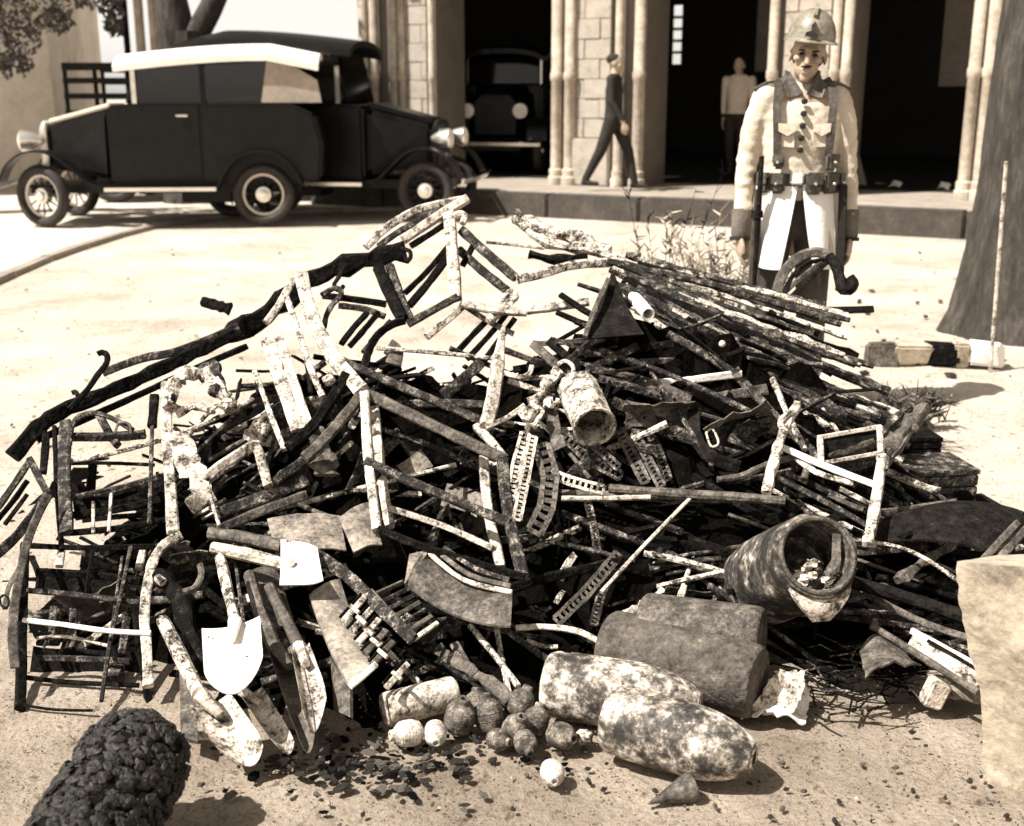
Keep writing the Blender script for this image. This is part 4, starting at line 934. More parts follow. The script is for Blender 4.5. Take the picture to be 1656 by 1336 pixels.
bars('ash_lump_stick', 'ash-caked stick lying under the right legs of the crowning chair', 'stick', [('stick', [(832, 472, .22), (812, 500, .2), (790, 520, .18)], 14, 'A', dict(j=.4))])
bars('ash_log', 'ash-caked log at the top left end of the rod bundle', 'log', [('log', [(834, 350, .6), (880, 372, .58), (930, 384, .56), (985, 408, .54)], 22, 'A', dict(round=8, j=.35))])
bars('ash_log', 'second ash-caked stick just below the topmost log', 'stick', [('stick', [(852, 374, .5), (900, 398, .5), (960, 406, .5), (1010, 424, .48)], 15, 'A', dict(round=7, j=.4))])
bars('ash_log', 'thin pale stick lying level left of the topmost log', 'stick', [('stick', [(786, 392, .6), (830, 396, .6), (880, 402, .58)], 5, 'P', r6)])
bars('ash_log', 'short black log end under the topmost log', 'log', [('log', [(856, 410, .46), (900, 420, .46), (950, 416, .46)], 16, 'C', dict(round=8, j=.3))])
# ---- rod bundle: burnt barrels fanned from the ridge to the right
GR = 'burnt rods bundled on the right slope'
LB = 'long burnt ash-flecked rod in the bundle sloping down the right side'
k_ = 0
for layer, (s0, s1, e0, e1, n_, o_) in enumerate((((1005, 418), (1048, 505), (1312, 508), (1428, 700), 24, .42), ((985, 424), (1050, 520), (1300, 540), (1440, 740), 18, .30), ((1060, 540), (1090, 640), (1380, 640), (1490, 800), 10, .22))):
    for i in range(n_):
        t_ = (i + rh.uniform(-.3, .3)) / (n_-1); t_ = max(0, min(1, t_))
        a = (s0[0]+(s1[0]-s0[0])*t_ + rh.uniform(-25, 25), s0[1]+(s1[1]-s0[1])*t_ + rh.uniform(-6, 6))
        e = (e0[0]+(e1[0]-e0[0])*t_ + rh.uniform(-40, 60), e0[1]+(e1[1]-e0[1])*t_ + rh.uniform(-16, 16))
        md = ((a[0]+e[0])/2, (a[1]+e[1])/2 + rh.uniform(-8, 4))
        wdt = rh.choice((9, 11, 12, 13, 15)); ph = rh.uniform(0, 6)
        fr_ = rh.uniform(14, 30)
        bars('burnt_rod', LB, 'rod', [('rod', [(a[0], a[1], o_), (md[0], md[1], o_), (e[0], e[1], o_+.02)], wdt, 'BABCB'[k_ % 5], dict(round=7, j=.24, taper=lambda u, p=ph, f=fr_: 1+.22*max(0, math.sin(u*f+p))**6))], GR); k_ += 1
# ---- middle and right
bars('sheet_edge', 'rusty strip leaning along the left edge of the black triangular sheet', 'strip', [('strip', [(984, 452, -.04), (962, 500, -.07), (946, 545, -.09)], 8, 'R')])
bars('lever_arm', 'pale forked lever arm pointing up right above the tin', 'lever', [('arm', [(892, 606, -.02), (930, 575, 0), (960, 550, .02), (994, 530, .04)], 12, 'B', dict(t=.5)), ('ring', [(902, 590, -.03), (914, 584, -.03), (926, 592, -.03), (926, 604, -.03), (912, 608, -.03), (903, 600, -.03)], 7, 'A', r6)])
bars('scorched_plank', 'scorched plank running right from above the tin', 'plank', [('plank', [(948, 594, .04), (1030, 614, .05), (1118, 644, .06)], 15, 'R', dict(t=.5))])
bars('scorched_plank', 'second scorched plank below the first, right of the tin', 'plank', [('plank', [(968, 612, .02), (1040, 632, .03), (1112, 656, .04)], 12, 'B')])
bars('scorched_plank', 'long ash-flecked plank sloping right behind the tin', 'plank', [('plank', [(990, 650, .0), (1060, 680, .02), (1128, 716, .02)], 18, 'B', dict(t=.5))])
bars('white_lath', 'bright white lath pointing right above the strap', 'lath', [('lath', [(1050, 620, .06), (1120, 614, .06), (1198, 604, .08)], 11, 'W')])
bars('scorched_lath', 'brown lath above the tin pointing right', 'lath', [('lath', [(978, 592, .08), (1040, 586, .08), (1100, 582, .1)], 10, 'R')])
bars('scorched_beam', 'grey scorched beam level above the buckled strap', 'beam', [('beam', [(1118, 654, .1), (1180, 640, .1), (1240, 630, .1)], 18, 'R', dict(t=.6))])
bars('long_bar', 'long dark bar falling steeply right through the rod bundle', 'bar', [('bar', [(1080, 540, .1), (1180, 600, .1), (1260, 680, .08), (1325, 742, .05)], 13, 'B')])
bars('buckled_strap', 'dark leather strap with a square buckle curving on the right', 'strap',
     [('strap', [(1124, 662, .0), (1122, 690, 0), (1132, 720, 0), (1156, 742, 0), (1196, 756, 0)], 22, 'D', dict(t=.2)), ('buckle', [(1142, 700, -.03), (1152, 694, -.03), (1162, 716, -.03), (1150, 722, -.03), (1142, 700, -.03)], 4, 'P', r6), ('buckle_bar', [(1150, 706, -.02), (1180, 690, 0), (1240, 668, .03)], 12, 'C')])
bars('crossed_bar', 'burnt bar crossing under the lever arm from upper left', 'bar', [('bar', [(862, 556, .02), (900, 590, .01), (940, 622, .02)], 13, 'R')])
bars('crossed_bar', 'second burnt bar parallel above the crossed bar', 'bar', [('bar', [(888, 552, .06), (930, 588, .06), (960, 606, .06)], 14, 'C')])
bars('crossed_bar', 'short pale stick under the head of the triangular sheet', 'stick', [('stick', [(868, 556, .12), (930, 552, .12), (1015, 542, .14)], 9, 'R')])
bars('curved_lath', 'pale curved lath left of the tin', 'lath', [('lath', [(786, 690, -.02), (820, 676, -.02), (848, 656, -.02)], 9, 'P')])
bars('curved_lath', 'pale hooked strip right of the pointed stake', 'strip', [('strip', [(812, 602, .05), (840, 610, .05), (856, 604, .05), (860, 592, .05)], 8, 'P')])
bars('pale_pole', 'notched white pole standing at the right of the heap', 'pole', [('pole', [(1290, 652, -.04), (1276, 680, -.05), (1262, 712, -.06), (1248, 760, -.08), (1240, 798, -.1)], 14, 'P', dict(t=.7, j=.2)), ('notch', [(1282, 664, -.07), (1262, 682, -.07), (1270, 700, -.07)], 9, 'A')])
bars('pale_pole', 'white wooden leg standing at the far right of the heap', 'pole', [('pole', [(1426, 738, -.06), (1420, 790, -.08), (1412, 840, -.1), (1402, 880, -.12)], 16, 'P', dict(t=.7, j=.18)), ('rail', [(1436, 726, 0), (1432, 760, 0)], 8, 'B')])
bars('pale_lath', 'upper of two pale laths crossing between the white poles', 'lath', [('lath', [(1262, 722, -.02), (1330, 752, -.03), (1420, 786, -.05)], 10, 'W')])
bars('pale_lath', 'lower of two pale laths crossing between the white poles', 'lath', [('lath', [(1280, 736, 0), (1320, 764, -.01), (1380, 782, -.02)], 9, 'A')])
bars('burnt_lath', 'burnt lath falling right below the white poles', 'lath', [('lath', [(1250, 770, -.05), (1320, 804, -.06), (1402, 850, -.08)], 9, 'B')])
bars('thin_lath', 'short ashy lath behind the far right white leg', 'lath', [('lath', [(1358, 790, .0), (1390, 806, 0), (1412, 818, 0)], 8, 'A')])
bars('thin_lath', 'shorter brown lath beside the short ashy lath', 'lath', [('lath', [(1340, 800, .02), (1370, 814, .02), (1396, 824, .02)], 8, 'R')])
bars('bent_pipe', 'bent pale pipe looping behind the notched pole', 'pipe', [('pipe', [(1160, 776, .0), (1200, 770, 0), (1240, 752, 0), (1290, 740, 0), (1304, 756, 0), (1300, 776, 0)], 12, 'R', r8)])
bars('box_frame', 'small pale framed box with dark peeling panel on the right', 'box',
     [('frame_side', [(1322, 708, -.02), (1424, 690, -.02)], 7, 'P'), ('frame_side', [(1326, 750, -.02), (1425, 732, -.02)], 7, 'P'), ('frame_side', [(1326, 706, -.025), (1328, 750, -.025)], 10, 'P'), ('frame_side', [(1422, 690, -.025), (1424, 734, -.025)], 9, 'P'),
      ('panel', [(1328, 730, .01), (1376, 720, .01), (1422, 711, .01)], 38, 'D', dict(t=.1, roll=0, j=.02)), ('side_panel', [(1332, 768, .04), (1380, 762, .04), (1422, 756, .04)], 46, 'C', dict(t=.1, roll=0)), ('peeling_strip', [(1340, 736, -.01), (1376, 728, -.012), (1414, 712, -.01)], 9, 'R', dict(t=.3, j=.5))])
bars('long_pole', 'long rusty pole lying level across the middle right of the heap', 'pole', [('pole', [(985, 790, -.06), (1080, 797, -.08), (1180, 803, -.1), (1270, 810, -.12)], 15, 'R', r8)])
bars('long_pole', 'thin pale stick lying level under the rusty pole', 'stick', [('stick', [(908, 806, -.08), (980, 806, -.08), (1052, 804, -.09)], 9, 'P', r6)])
bars('diagonal_rod', 'thin pale rod slanting up right below the rusty pole', 'rod', [('rod', [(972, 958, -.06), (1040, 884, -.06), (1116, 806, -.08)], 7, 'P', r6)])
bars('broken_tube', 'crumpled metal tube above the dull shells', 'tube', [('tube', [(1008, 998, -.02), (1034, 984, -.03), (1056, 968, -.03), (1072, 952, -.03)], 18, 'S', dict(t=.5, j=.4, taper=lambda u: 1.2-.7*u))])
bars('pointed_splinter', 'pale upright splinter left of the big nozzle', 'splinter', [('splinter', [(1096, 986, .02), (1108, 940, .02), (1122, 898, .03)], 14, 'S', dict(taper=lambda u: 1.1-.9*u))])
bars('short_rod', 'short pale rod lying in the dark left of the big nozzle', 'rod', [('rod', [(1055, 916, .06), (1080, 898, .06), (1100, 884, .06)], 9, 'P')])
bars('curved_lath', 'pale curved lath above the whitened shells', 'lath', [('lath', [(834, 1016, -.04), (880, 1014, -.04), (930, 1020, -.05), (965, 1036, -.06), (996, 1060, -.06)], 10, 'P')])
bars('thin_stick', 'short pale stick under the curved lath', 'stick', [('stick', [(852, 1036, 0), (880, 1046, 0), (902, 1046, 0)], 7, 'P')])
bars('thin_stick', 'brown stick slanting down to the whitened shells', 'stick', [('stick', [(806, 1010, -.02), (850, 1042, -.03), (890, 1070, -.03)], 11, 'B')])
bars('spotted_stick', 'thin white-spotted stick slanting down to the grenades', 'stick', [('stick', [(760, 1012, -.04), (800, 1060, -.06), (838, 1110, -.08)], 10, 'A', r6)])
bars('rough_stick', 'rough brown stick lying behind the grenades', 'stick', [('stick', [(706, 1050, -.02), (750, 1078, -.03), (790, 1104, -.04), (826, 1134, -.05)], 20, 'R', dict(t=.6, j=.3))])
bars('thin_stick', 'dark perforated strip crossing the rough brown stick', 'strip', [('strip', [(734, 1040, -.03), (752, 1072, -.04), (768, 1090, -.04)], 16, 'R', dict(t=.2))])
# right foot
bars('flat_bar', 'thick dark bar falling right behind the stone block', 'bar', [('bar', [(1380, 942, -.1), (1460, 965, -.12), (1520, 984, -.14), (1596, 1012, -.16)], 22, 'D', dict(round=8))])
bars('flat_bar', 'long grey bar below the thick dark bar', 'bar', [('bar', [(1400, 960, -.08), (1500, 1010, -.1), (1600, 1040, -.14)], 12, 'R')])
bars('flat_bar', 'slim pipe slanting down to the foot of the stone block', 'pipe', [('pipe', [(1410, 1012, -.12), (1490, 1062, -.14), (1582, 1120, -.16)], 13, 'R', r8)])
bars('slotted_panel', 'pale slotted metal panel at the lower right of the heap', 'panel', [('rail', [(1474, 1020, -.10), (1530, 1050, -.12), (1588, 1082, -.14)], 10, 'W'), ('panel', [(1470, 1040, -.08), (1525, 1070, -.1), (1585, 1100, -.12)], 34, 'S', dict(t=.1, roll=0)), ('rail', [(1500, 1036, -.12), (1550, 1064, -.13), (1590, 1088, -.14)], 6, 'D')])
bars('thin_rod', 'thin rod running right above the dark foot of the heap', 'rod', [('rod', [(1372, 872, -.06), (1450, 884, -.06), (1500, 906, -.08), (1562, 948, -.1)], 7, 'A', r6)])
bars('twisted_stick', 'crooked grey stick under the curved black sheet', 'stick', [('stick', [(1452, 940, 0), (1500, 905, 0), (1540, 880, .02), (1572, 852, .04)], 16, 'R', dict(j=.4))])
bars('flat_lath', 'grey board end behind the far right white leg', 'board', [('board', [(1372, 892, -.02), (1430, 888, -.02), (1500, 880, 0)], 18, 'B', dict(t=.4))])
bars('flat_lath', 'grey board under the wooden crate at right', 'board', [('board', [(1416, 836, .1), (1480, 828, .12), (1545, 818, .14)], 24, 'R', dict(t=.4))])
bars('long_lath', 'charred bar falling right from under the rusty pole', 'bar', [('bar', [(1120, 770, -.02), (1170, 800, -.02), (1235, 838, -.03)], 13, 'C')])
bars('gnarled_stick', 'gnarled weathered stump of sticks behind the box frame', 'stump', [('stick', [(1416, 760, .1), (1440, 720, .12), (1470, 690, .14), (1494, 660, .16)], 26, 'R', dict(round=8, j=.3)), ('stick', [(1408, 740, .1), (1430, 700, .14), (1458, 670, .16)], 16, 'B', dict(round=7, j=.3)), ('stick', [(1430, 756, .12), (1460, 716, .12), (1480, 690, .14)], 14, 'R', dict(round=7, j=.3))])
bars('weathered_picket', 'first grey slat leaning against the stone block', 'slat', [('slat', [(1590, 906, -.2), (1615, 878, -.2), (1645, 846, -.18)], 12, 'R')])
bars('weathered_picket', 'second grey slat leaning against the stone block', 'slat', [('slat', [(1612, 908, -.2), (1636, 882, -.2), (1662, 852, -.18)], 13, 'R')])

# ---------------------------------------------------------------- sheets, tools, shells, tins
def panel(name, label, cat, corners, mat, th=.005, parent=None, **kw):
    mb = MB().sheet([q(*c) for c in corners], th, rnd=rh, **kw)
    o = build(name, mb, mat, parent, smooth=True)
    return tag(o, label, cat) if parent is None else o
panel('metal_plate', 'flat scorched square plate behind the pale shovel', 'plate', [(432, 838, -.04), (550, 834, -.02), (560, 890, -.06), (446, 896, -.08)], TIN, bend=.012, wav=.03)
panel('metal_plate', 'scorched plate with a hole beside the crate frame foot', 'plate', [(548, 838, -.05), (598, 812, -.04), (618, 880, -.08), (572, 894, -.08)], TIN, bend=.01, wav=.03)
panel('curved_board', 'broad pale curved board left of the slatted rack', 'board', [(500, 962, -.14), (550, 936, -.12), (606, 1076, -.16), (566, 1108, -.2)], BOARD, .012, bend2=-.03, bend=.01, ny=14)
bars('white_strip', 'white strip nailed across the foot of the broad curved board', 'strip', [('strip', [(566, 1110, -.22), (588, 1092, -.21), (608, 1074, -.19)], 12, 'W', dict(t=.4, j=.03))])
panel('dark_board', 'dark board foot under the broad pale curved board', 'board', [(534, 1060, -.12), (566, 1112, -.16), (566, 1160, -.16), (540, 1150, -.12)], RUST, .01, bend=.01)
panel('curved_tin', 'dark curved tin trough under the foot of the crate frame', 'trough', [(690, 892, -.08), (828, 958, -.14), (826, 1012, -.18), (656, 944, -.16)], RUST, .006, bend=-.03, bend2=.02, nx=16)
for i, (a, b, c) in enumerate((((692, 893), (750, 938), (828, 958)), ((704, 890), (760, 930), (826, 948)), ((718, 886), (770, 920), (824, 938)))):
    bars('ridge_lath', ['lowest', 'middle', 'topmost'][i] + ' of three pale laths along the rim of the tin trough', 'lath', [('lath', [(*a, -.1), (*b, -.13), (*c, -.15)], 8, 'PRB'[i])])
panel('tin_end', 'pale triangular end plate at the left of the tin trough', 'plate', [(654, 944, -.17), (662, 896, -.12), (690, 890, -.1), (690, 896, -.12)], TIN, .005)
bars('dark_plank', 'long dark plank slanting down right above the slatted rack', 'plank', [('plank', [(498, 888, -.1), (560, 930, -.12), (610, 978, -.15), (668, 1034, -.18)], 20, 'B', dict(t=.4))])
bars('slatted_rack', 'slatted wooden rack with seven dark slats right of the dark plank', 'rack',
     [('side_rail', [(600, 956, -.14), (632, 992, -.16), (668, 1036, -.18)], 9, 'R')] +
     [('slat', [(606+i*10.5, 962+i*12, -.13-i*.004), (650+i*9.5, 942+i*11, -.1-i*.004)], 8, 'RBBRBRA'[i]) for i in range(7)] + [('side_rail', [(650, 938, -.09), (680, 974, -.1), (708, 1010, -.12)], 6, 'C')])
for i in range(7):
    x0, y0 = 556+i*11.5, 1004+i*18; 
    if i == 5: continue
    pl_ = 'AAPRRBP'[i]
    bars('clip_bar', ['topmost', 'second', 'third', 'fourth', 'fifth', '', 'lowest'][i] + ' pale notched clip in the row beside the curved board', 'clip',
         [('bar', [(x0, y0, -.17), (x0+34, y0-38, -.15)], 11, pl_, dict(t=.6, j=.05)), ('edge', [(x0-6, y0-6, -.16), (x0+28, y0-44, -.14)], 5, 'C'), ('stud', [(x0+10, y0-25, -.185), (x0+24, y0-13, -.185)], 7, 'P', dict(j=.05))])
# shovels
def shovel(label, handle, hw, blade, hm, bm_, bend=.02, point=.0):
    P = [q(*p) for p in handle]; C = [q(*p) for p in blade]
    root = thing('shovel', label, 'shovel', min(C, key=lambda p: p.z))
    build('handle', MB().sweep(P, hw*mpx(P[0]), None, 8, jit=.12, rnd=rh), hm, root, smooth=True)
    mb = MB(); a, b, c, d = C; n = (b-a).cross(d-a).normalized(); N = 12; top = []
    if n.dot(Vector((0, 0, CAMH))-a) < 0: n = -n
    for j in range(N+1):
        for i in range(N+1):
            u, v = i/N, j/N; cv = (2*u-1)
            p = a.lerp(b, u).lerp(d.lerp(c, u), v)
            round_ = max(0, v-.62)/.38
            p -= (d.lerp(c, u)-a.lerp(b, u)) * (point*round_*cv*cv)
            p += (a.lerp(b, .5).lerp(d.lerp(c, .5), v) - p) * (.18*round_**2)
            p += n*(-bend*(1-cv*cv)) + n*.10*bend*noise.noise(p*30) 
            top.append(p)
    mb.v = top + [p-n*.003 for p in top]; K = len(top); W = N+1
    for j in range(N):
        for i in range(N):
            x = j*W+i; mb.f += [[x, x+1, x+1+W, x+W], [x+K, x+K+W, x+K+1+W, x+K+1]]
    rim = list(range(W)) + [j*W+N for j in range(1, W)] + [N*W+i for i in range(N-1, -1, -1)] + [j*W for j in range(N-1, 0, -1)]
    for i in range(len(rim)): x, y = rim[i], rim[(i+1) % len(rim)]; mb.f.append([x, x+K, y+K, y])
    build('blade', mb, bm_, root, smooth=True)
    s0 = P[-1]; s1 = a.lerp(b, .5).lerp(d.lerp(c, .5), .3)+n*.004
    build('socket', MB().sweep([s0, s1], hw*1.15*mpx(P[0]), None, 8, taper=lambda u: 1-.45*u), bm_, root, smooth=True)
    return root
shovel('short shovel with a bright white square blade', [(356, 900, -.22), (368, 956, -.25), (380, 1004, -.28)], 19, [(326, 1016, -.29), (420, 996, -.27), (428, 1098, -.33), (332, 1128, -.36)], ASH, WHITE, .012, .22)
shovel('shovel with a pale spotted blade lying lowest at the front', [(264, 1004, -.18), (292, 1060, -.21), (322, 1122, -.23)], 24, [(300, 1138, -.20), (372, 1120, -.2), (440, 1216, -.16), (372, 1240, -.16)], ASH, SPOT, .022, .15)
shovel('shovel lying with its white blade beside the square plate', [(344, 886, -.14), (400, 898, -.15), (462, 914, -.16)], 22, [(452, 946, -.2), (454, 872, -.15), (512, 880, -.14), (524, 944, -.2)], PALE, WHITE, .01, .0)
bars('tool_handle', 'brown rounded tool handle lying above the white handle', 'handle', [('handle', [(340, 862, -.1), (395, 870, -.12), (456, 884, -.13)], 22, 'R', r8)])
shovel('dark shovel with a long hollow rusty blade behind the white shovel', [(404, 930, -.1), (420, 990, -.13), (446, 1050, -.16)], 22, [(430, 1040, -.17), (482, 1030, -.15), (516, 1196, -.2), (484, 1204, -.22)], RUST, DULL, .03, .1)
shovel('shovel with a pointed pale mottled blade beside the curved board', [(436, 950, -.08), (466, 1010, -.12), (484, 1046, -.14)], 20, [(470, 1044, -.19), (500, 1040, -.17), (534, 1130, -.2), (500, 1200, -.23)], DULL, SPOT, .02, .1)
shovel('narrow shovel blade half under the lowest pale shovel', [(360, 1060, -.12), (376, 1090, -.14), (390, 1116, -.16)], 16, [(384, 1116, -.18), (424, 1110, -.17), (484, 1206, -.16), (452, 1216, -.16)], BURNT, SPOT, .015, .1)
panel('dark_board', 'tall dark board leaning behind the rusty hollow shovel', 'board', [(396, 930, -.04), (446, 916, -.02), (478, 1010, -.06), (420, 1030, -.1)], RUST, .01, bend=.012)
panel('dark_board', 'brown board foot between the lattice chair and the pale shovel', 'board', [(290, 1080, -.1), (312, 1076, -.1), (320, 1200, -.12), (292, 1190, -.12)], RUST, .008)
bars('bone_scrap', 'flat white scrap lying on the dirt beside the charred log', 'scrap', [('scrap', [(300, 1222, 0), (340, 1226, 0), (392, 1226, 0)], 14, 'P', dict(t=.3))])
bars('bent_iron', 'dark bent iron with a curled horn left of the white shovel', 'iron',
     [('iron', [(256, 930, -.05), (286, 960, -.08), (300, 1000, -.1), (330, 1080, -.12)], 26, 'C', dict(j=.3)), ('horn', [(296, 958, -.1), (316, 950, -.1), (326, 930, -.1), (324, 914, -.1)], 12, 'R', r8), ('knob', [(254, 934, -.1), (264, 942, -.1)], 14, 'S', r8)])

# shells
def shell(label, A, B, r, mat, prof, hole=True, nose=None, wob=.012):
    root = thing('artillery_shell', label, 'shell', Vector(((A.x+B.x)/2, (A.y+B.y)/2, max(0, min(A.z, B.z)-r))))
    build('casing', MB().lathe(A, B, [(u, r*k) for u, k in prof], 40, wob=wob), mat, root, smooth=True)
    t = (B-A).normalized()
    if hole:
        build('fuze_ring', torus(MB(), B - t*.002, hole*1.05, hole*.28, 20, 8, ax=t), SPOT, root, smooth=True)
        build('fuze_hole', MB().lathe(B - t*.002, B + t*.001, [(0, hole*.9), (1, hole*.9)], 18), DARKI, root)
    return root
PT = [(0, .80), (.012, .90), (.05, .97), (.08, .99), (.10, .955), (.13, .955), (.15, 1.0), (.55, 1.0), (.64, .985), (.74, .92), (.83, .81), (.90, .68), (.955, .54), (1.0, .40)]
def gpt(px, py, z): return gr(px, py, z)
r1 = .078
shell('whitened artillery shell with a fuze hole lying frontmost', gpt(986, 1160, r1), gpt(1218, 1226, r1*.95), r1, SHELL, PT, .020)
r2 = .078
shell('whitened artillery shell lying behind the frontmost shell', gpt(884, 1104, r2), gpt(1132, 1142, r2), r2, SHELL, PT, .018)
r3 = .088
P3 = [(0, .9), (.02, .98), (.06, 1), (.94, 1), (.98, .97), (1, .90)]
shell('dull brown cylinder shell lying below the big nozzle', gpt(984, 1042, r3), gpt(1226, 1104, r3), r3, DULL, P3, False, wob=.02)
shell('rusty cylinder shell half hidden behind the dull brown one', gpt(1040, 1020, .12)+Vector((0, .02, 0)), gpt(1232, 1040, .13), .088, RUST, P3, False, wob=.03)
r4 = .040
shell('short white pitted tube lying behind the grenades', gpt(622, 1148, r4), gpt(735, 1120, r4), r4, SPOT, P3, False, wob=.08)
# big nozzle
A = q(1222, 950, .10); B = q(1322, 898, -.36); ax = (B-A).normalized()
noz = thing('bent_nozzle', 'big scorched steel nozzle with an open mouth full of rubble', 'nozzle', Vector((A.x, A.y, max(0, A.z-.13))))
R_ = .112
pr = [(0, R_*.86), (.04, R_*.98), (.25, R_*1.03), (.7, R_*1.0), (.97, R_*.94), (1.0, R_*.90), (1.0, R_*.78), (.97, R_*.74), (.62, R_*.70), (.6, .001)]
build('tube', MB().lathe(A, B, pr, 44, wob=.04), SPOT2 if False else mottle('scorched_nozzle_steel', [(.40, sep(.012)), (.49, sep(.035)), (.55, sep(.15)), (.62, (.66, .59, .50))], 9, bump=.35, fine=.3), noz, smooth=True)
build('mouth_ring', torus(MB(), B, R_*.80, R_*.06, 36, 8, ax=ax), RUST, noz, smooth=True)
side = ax.cross(Vector((0, 0, 1))).normalized(); dn = side.cross(ax).normalized()
if dn.z > 0: dn = -dn
lp = MB(); lipc = []
for j in range(7):
    for i in range(11):
        t_ = (i-5)/5; k = j/6; w_ = (1-.75*k*k)
        lipc.append(B - ax*.012 + side*(t_*R_*.70*w_) + dn*(R_*(.72 + .62*k - .22*t_*t_*(1-k))) + ax*(.03*math.sin(k*2) - .05*k))
lp.v = lipc + [p - ax*.012 for p in lipc]; K = 77
for j in range(6):
    for i in range(10): x = j*11+i; lp.f += [[x, x+1, x+12, x+11], [x+K, x+11+K, x+12+K, x+1+K]]
rim = list(range(11)) + [j*11+10 for j in range(1, 7)] + [66+i for i in range(9, -1, -1)] + [j*11 for j in range(5, 0, -1)]
for i in range(len(rim)): x, y = rim[i], rim[(i+1) % len(rim)]; lp.f.append([x, x+K, y+K, y])
build('spout_lip', lp, SPOT, noz, smooth=True)
build('inner_strip', MB().sweep([B-ax*.01-side*R_*.55-dn*R_*.45, B-ax*.03-side*R_*.5+dn*R_*.1, B-ax*.05-side*R_*.2+dn*R_*.5], .02, .006), RUST, noz)
for i in range(14):
    k = rh.uniform(.02, .06); p = B - ax*k + side*rh.uniform(-.055, .055) + dn*rh.uniform(.0, .07)
    tag(build('rubble_stone', MB().ell(p, rh.uniform(.008, .02), rh.uniform(.008, .018), rh.uniform(.006, .014), 7, 5, wob=1.1), rh.choice((ASH, RUST, BURNT)), smooth=False), 'small rubble stone lying inside the mouth of the nozzle', 'stone', 'rubble in the nozzle')
# nose cone on the ground
a, b = gpt(1120, 1272, .020), gpt(1052, 1298, .004)
tag(build('metal_cone', MB().lathe(a, b, [(0, .028), (.08, .030), (.5, .018), (1, .003)], 22, wob=.06), RUST, smooth=True), 'small dented metal cone lying on the dirt at the front', 'cone')

# grenades
GREN = mottle('rusted_grenade_iron', [(.36, sep(.015)), (.48, sep(.07)), (.58, sep(.24)), (.68, (.62, .54, .45))], 40, bump=.5)
GW = mottle('whitened_grenade_iron', [(.36, sep(.04)), (.44, sep(.3)), (.55, (.70, .63, .54))], 40, bump=.4)
def grenade(px, py, r, label, dirv, mat, lift=0):
    c = gr(px, py, r+lift); c.z = r + lift
    d = Vector(dirv).normalized(); root = thing('grenade', label, 'grenade', Vector((c.x, c.y, lift)), 'grenades heaped before the shells')
    mb = MB(); prof = [(0, .35), (.06, .62), (.14, .84), (.16, .80), (.18, .88), (.33, .98), (.35, .92), (.37, 1), (.55, 1), (.57, .94), (.59, 1), (.75, .92), (.77, .86), (.79, .88), (.90, .66), (1.0, .38)]
    build('body', mb.lathe(c-d*r*1.15, c+d*r*1.15, [(u, r*k) for u, k in prof], 18, wob=.03), mat, root, smooth=True)
    e = c+d*r*1.15
    build('neck', MB().lathe(e-d*.004, e+d*r*.28, [(0, r*.42), (.8, r*.40), (1, r*.34), (1, r*.22), (.2, r*.2), (.19, .0005)], 14), mat, root, smooth=True)
    return root
for px, py, r, lb, dv, mt in (
    (660, 1186, .030, 'pale grenade on its side at the left end of the grenade row', (-.9, -.4, .1), GW), (704, 1186, .026, 'pale grenade with a hole facing front, second from the left', (.1, -1, -.1), GW),
    (744, 1160, .036, 'large rusty grenade standing beside the white tube', (.2, -.1, 1), GREN), (790, 1156, .034, 'dark round grenade in the middle of the row', (-.2, .3, 1), GREN),
    (834, 1180, .032, 'rusty grenade leaning left of the hollow-necked one', (.3, -.3, .9), GREN), (842, 1136, .030, 'dark grenade behind the row touching the rear shell', (.4, .2, .8), GREN),
    (866, 1168, .031, 'brown-topped grenade in the right half of the row', (.3, .4, .9), GREN), (850, 1202, .026, 'grenade with its hollow neck turned to the front', (.3, -1, -.2), GREN),
    (908, 1190, .030, 'dark grenade at the right end of the row', (.5, -.6, .2), GREN), (893, 1250, .026, 'lone grenade lying in front with a white-rimmed hole', (.1, -1, .05), GW),
    (770, 1140, .028, 'dark grenade half hidden behind the large rusty one', (0, .5, .8), GREN), (806, 1196, .024, 'small dark grenade low in the middle of the row', (.6, -.5, .1), GREN)):
    grenade(px, py, r, lb, dv, mt)
tag(build('pale_stone', MB().ell(gr(944, 1192, .016), .022, .02, .016, 12, 8, wob=.4), PALE, smooth=True), 'pale stone beside the right end of the grenade row', 'stone')

# tin, white tube, straps of perforated metal
def tin(label, A, B, r0, r1):
    t = thing('tin_can', label, 'tin', A); ax = (B-A).normalized()
    build('wall', MB().lathe(A, B, [(0, r0*.6), (.02, r0), (.30, r0*.98), (.34, r0*1.03), (.38, r0), (.96, r1), (1, r1*1.03), (1, r1*.93), (.5, r1*.9), (.12, r0*.88), (.10, .001)], 10, wob=.12), SPOT, t, smooth=False)
    build('rim', torus(MB(), B, r1*.98, .004, 24, 6, ax=ax), SPOT, t, smooth=True)
tin('dented pale tin with its dark mouth tipped down right', q(935, 628, -.06), q(962, 690, -.16), .062, .060)
A = q(1022, 478, .12); B = q(1048, 508, -.02); t = (B-A).normalized()
tb_ = thing('white_pipe', 'white pipe end with a round hole at the head of the rod bundle', 'pipe', A)
build('pipe_wall', MB().lathe(A, B, [(0, .012), (.2, .022), (.7, .022), (1, .021), (1, .015), (.6, .014), (.59, .0005)], 18), WHITE, tb_, smooth=True)
build('pipe_rim', torus(MB(), B, .0185, .0035, 20, 6, ax=t), WHITE, tb_, smooth=True)
tag(build('white_pebble', MB().ell(q(1168, 556, .0), .011, .011, .011, 10, 8), PALE, smooth=True), 'small white ball caught among the rods', 'ball')
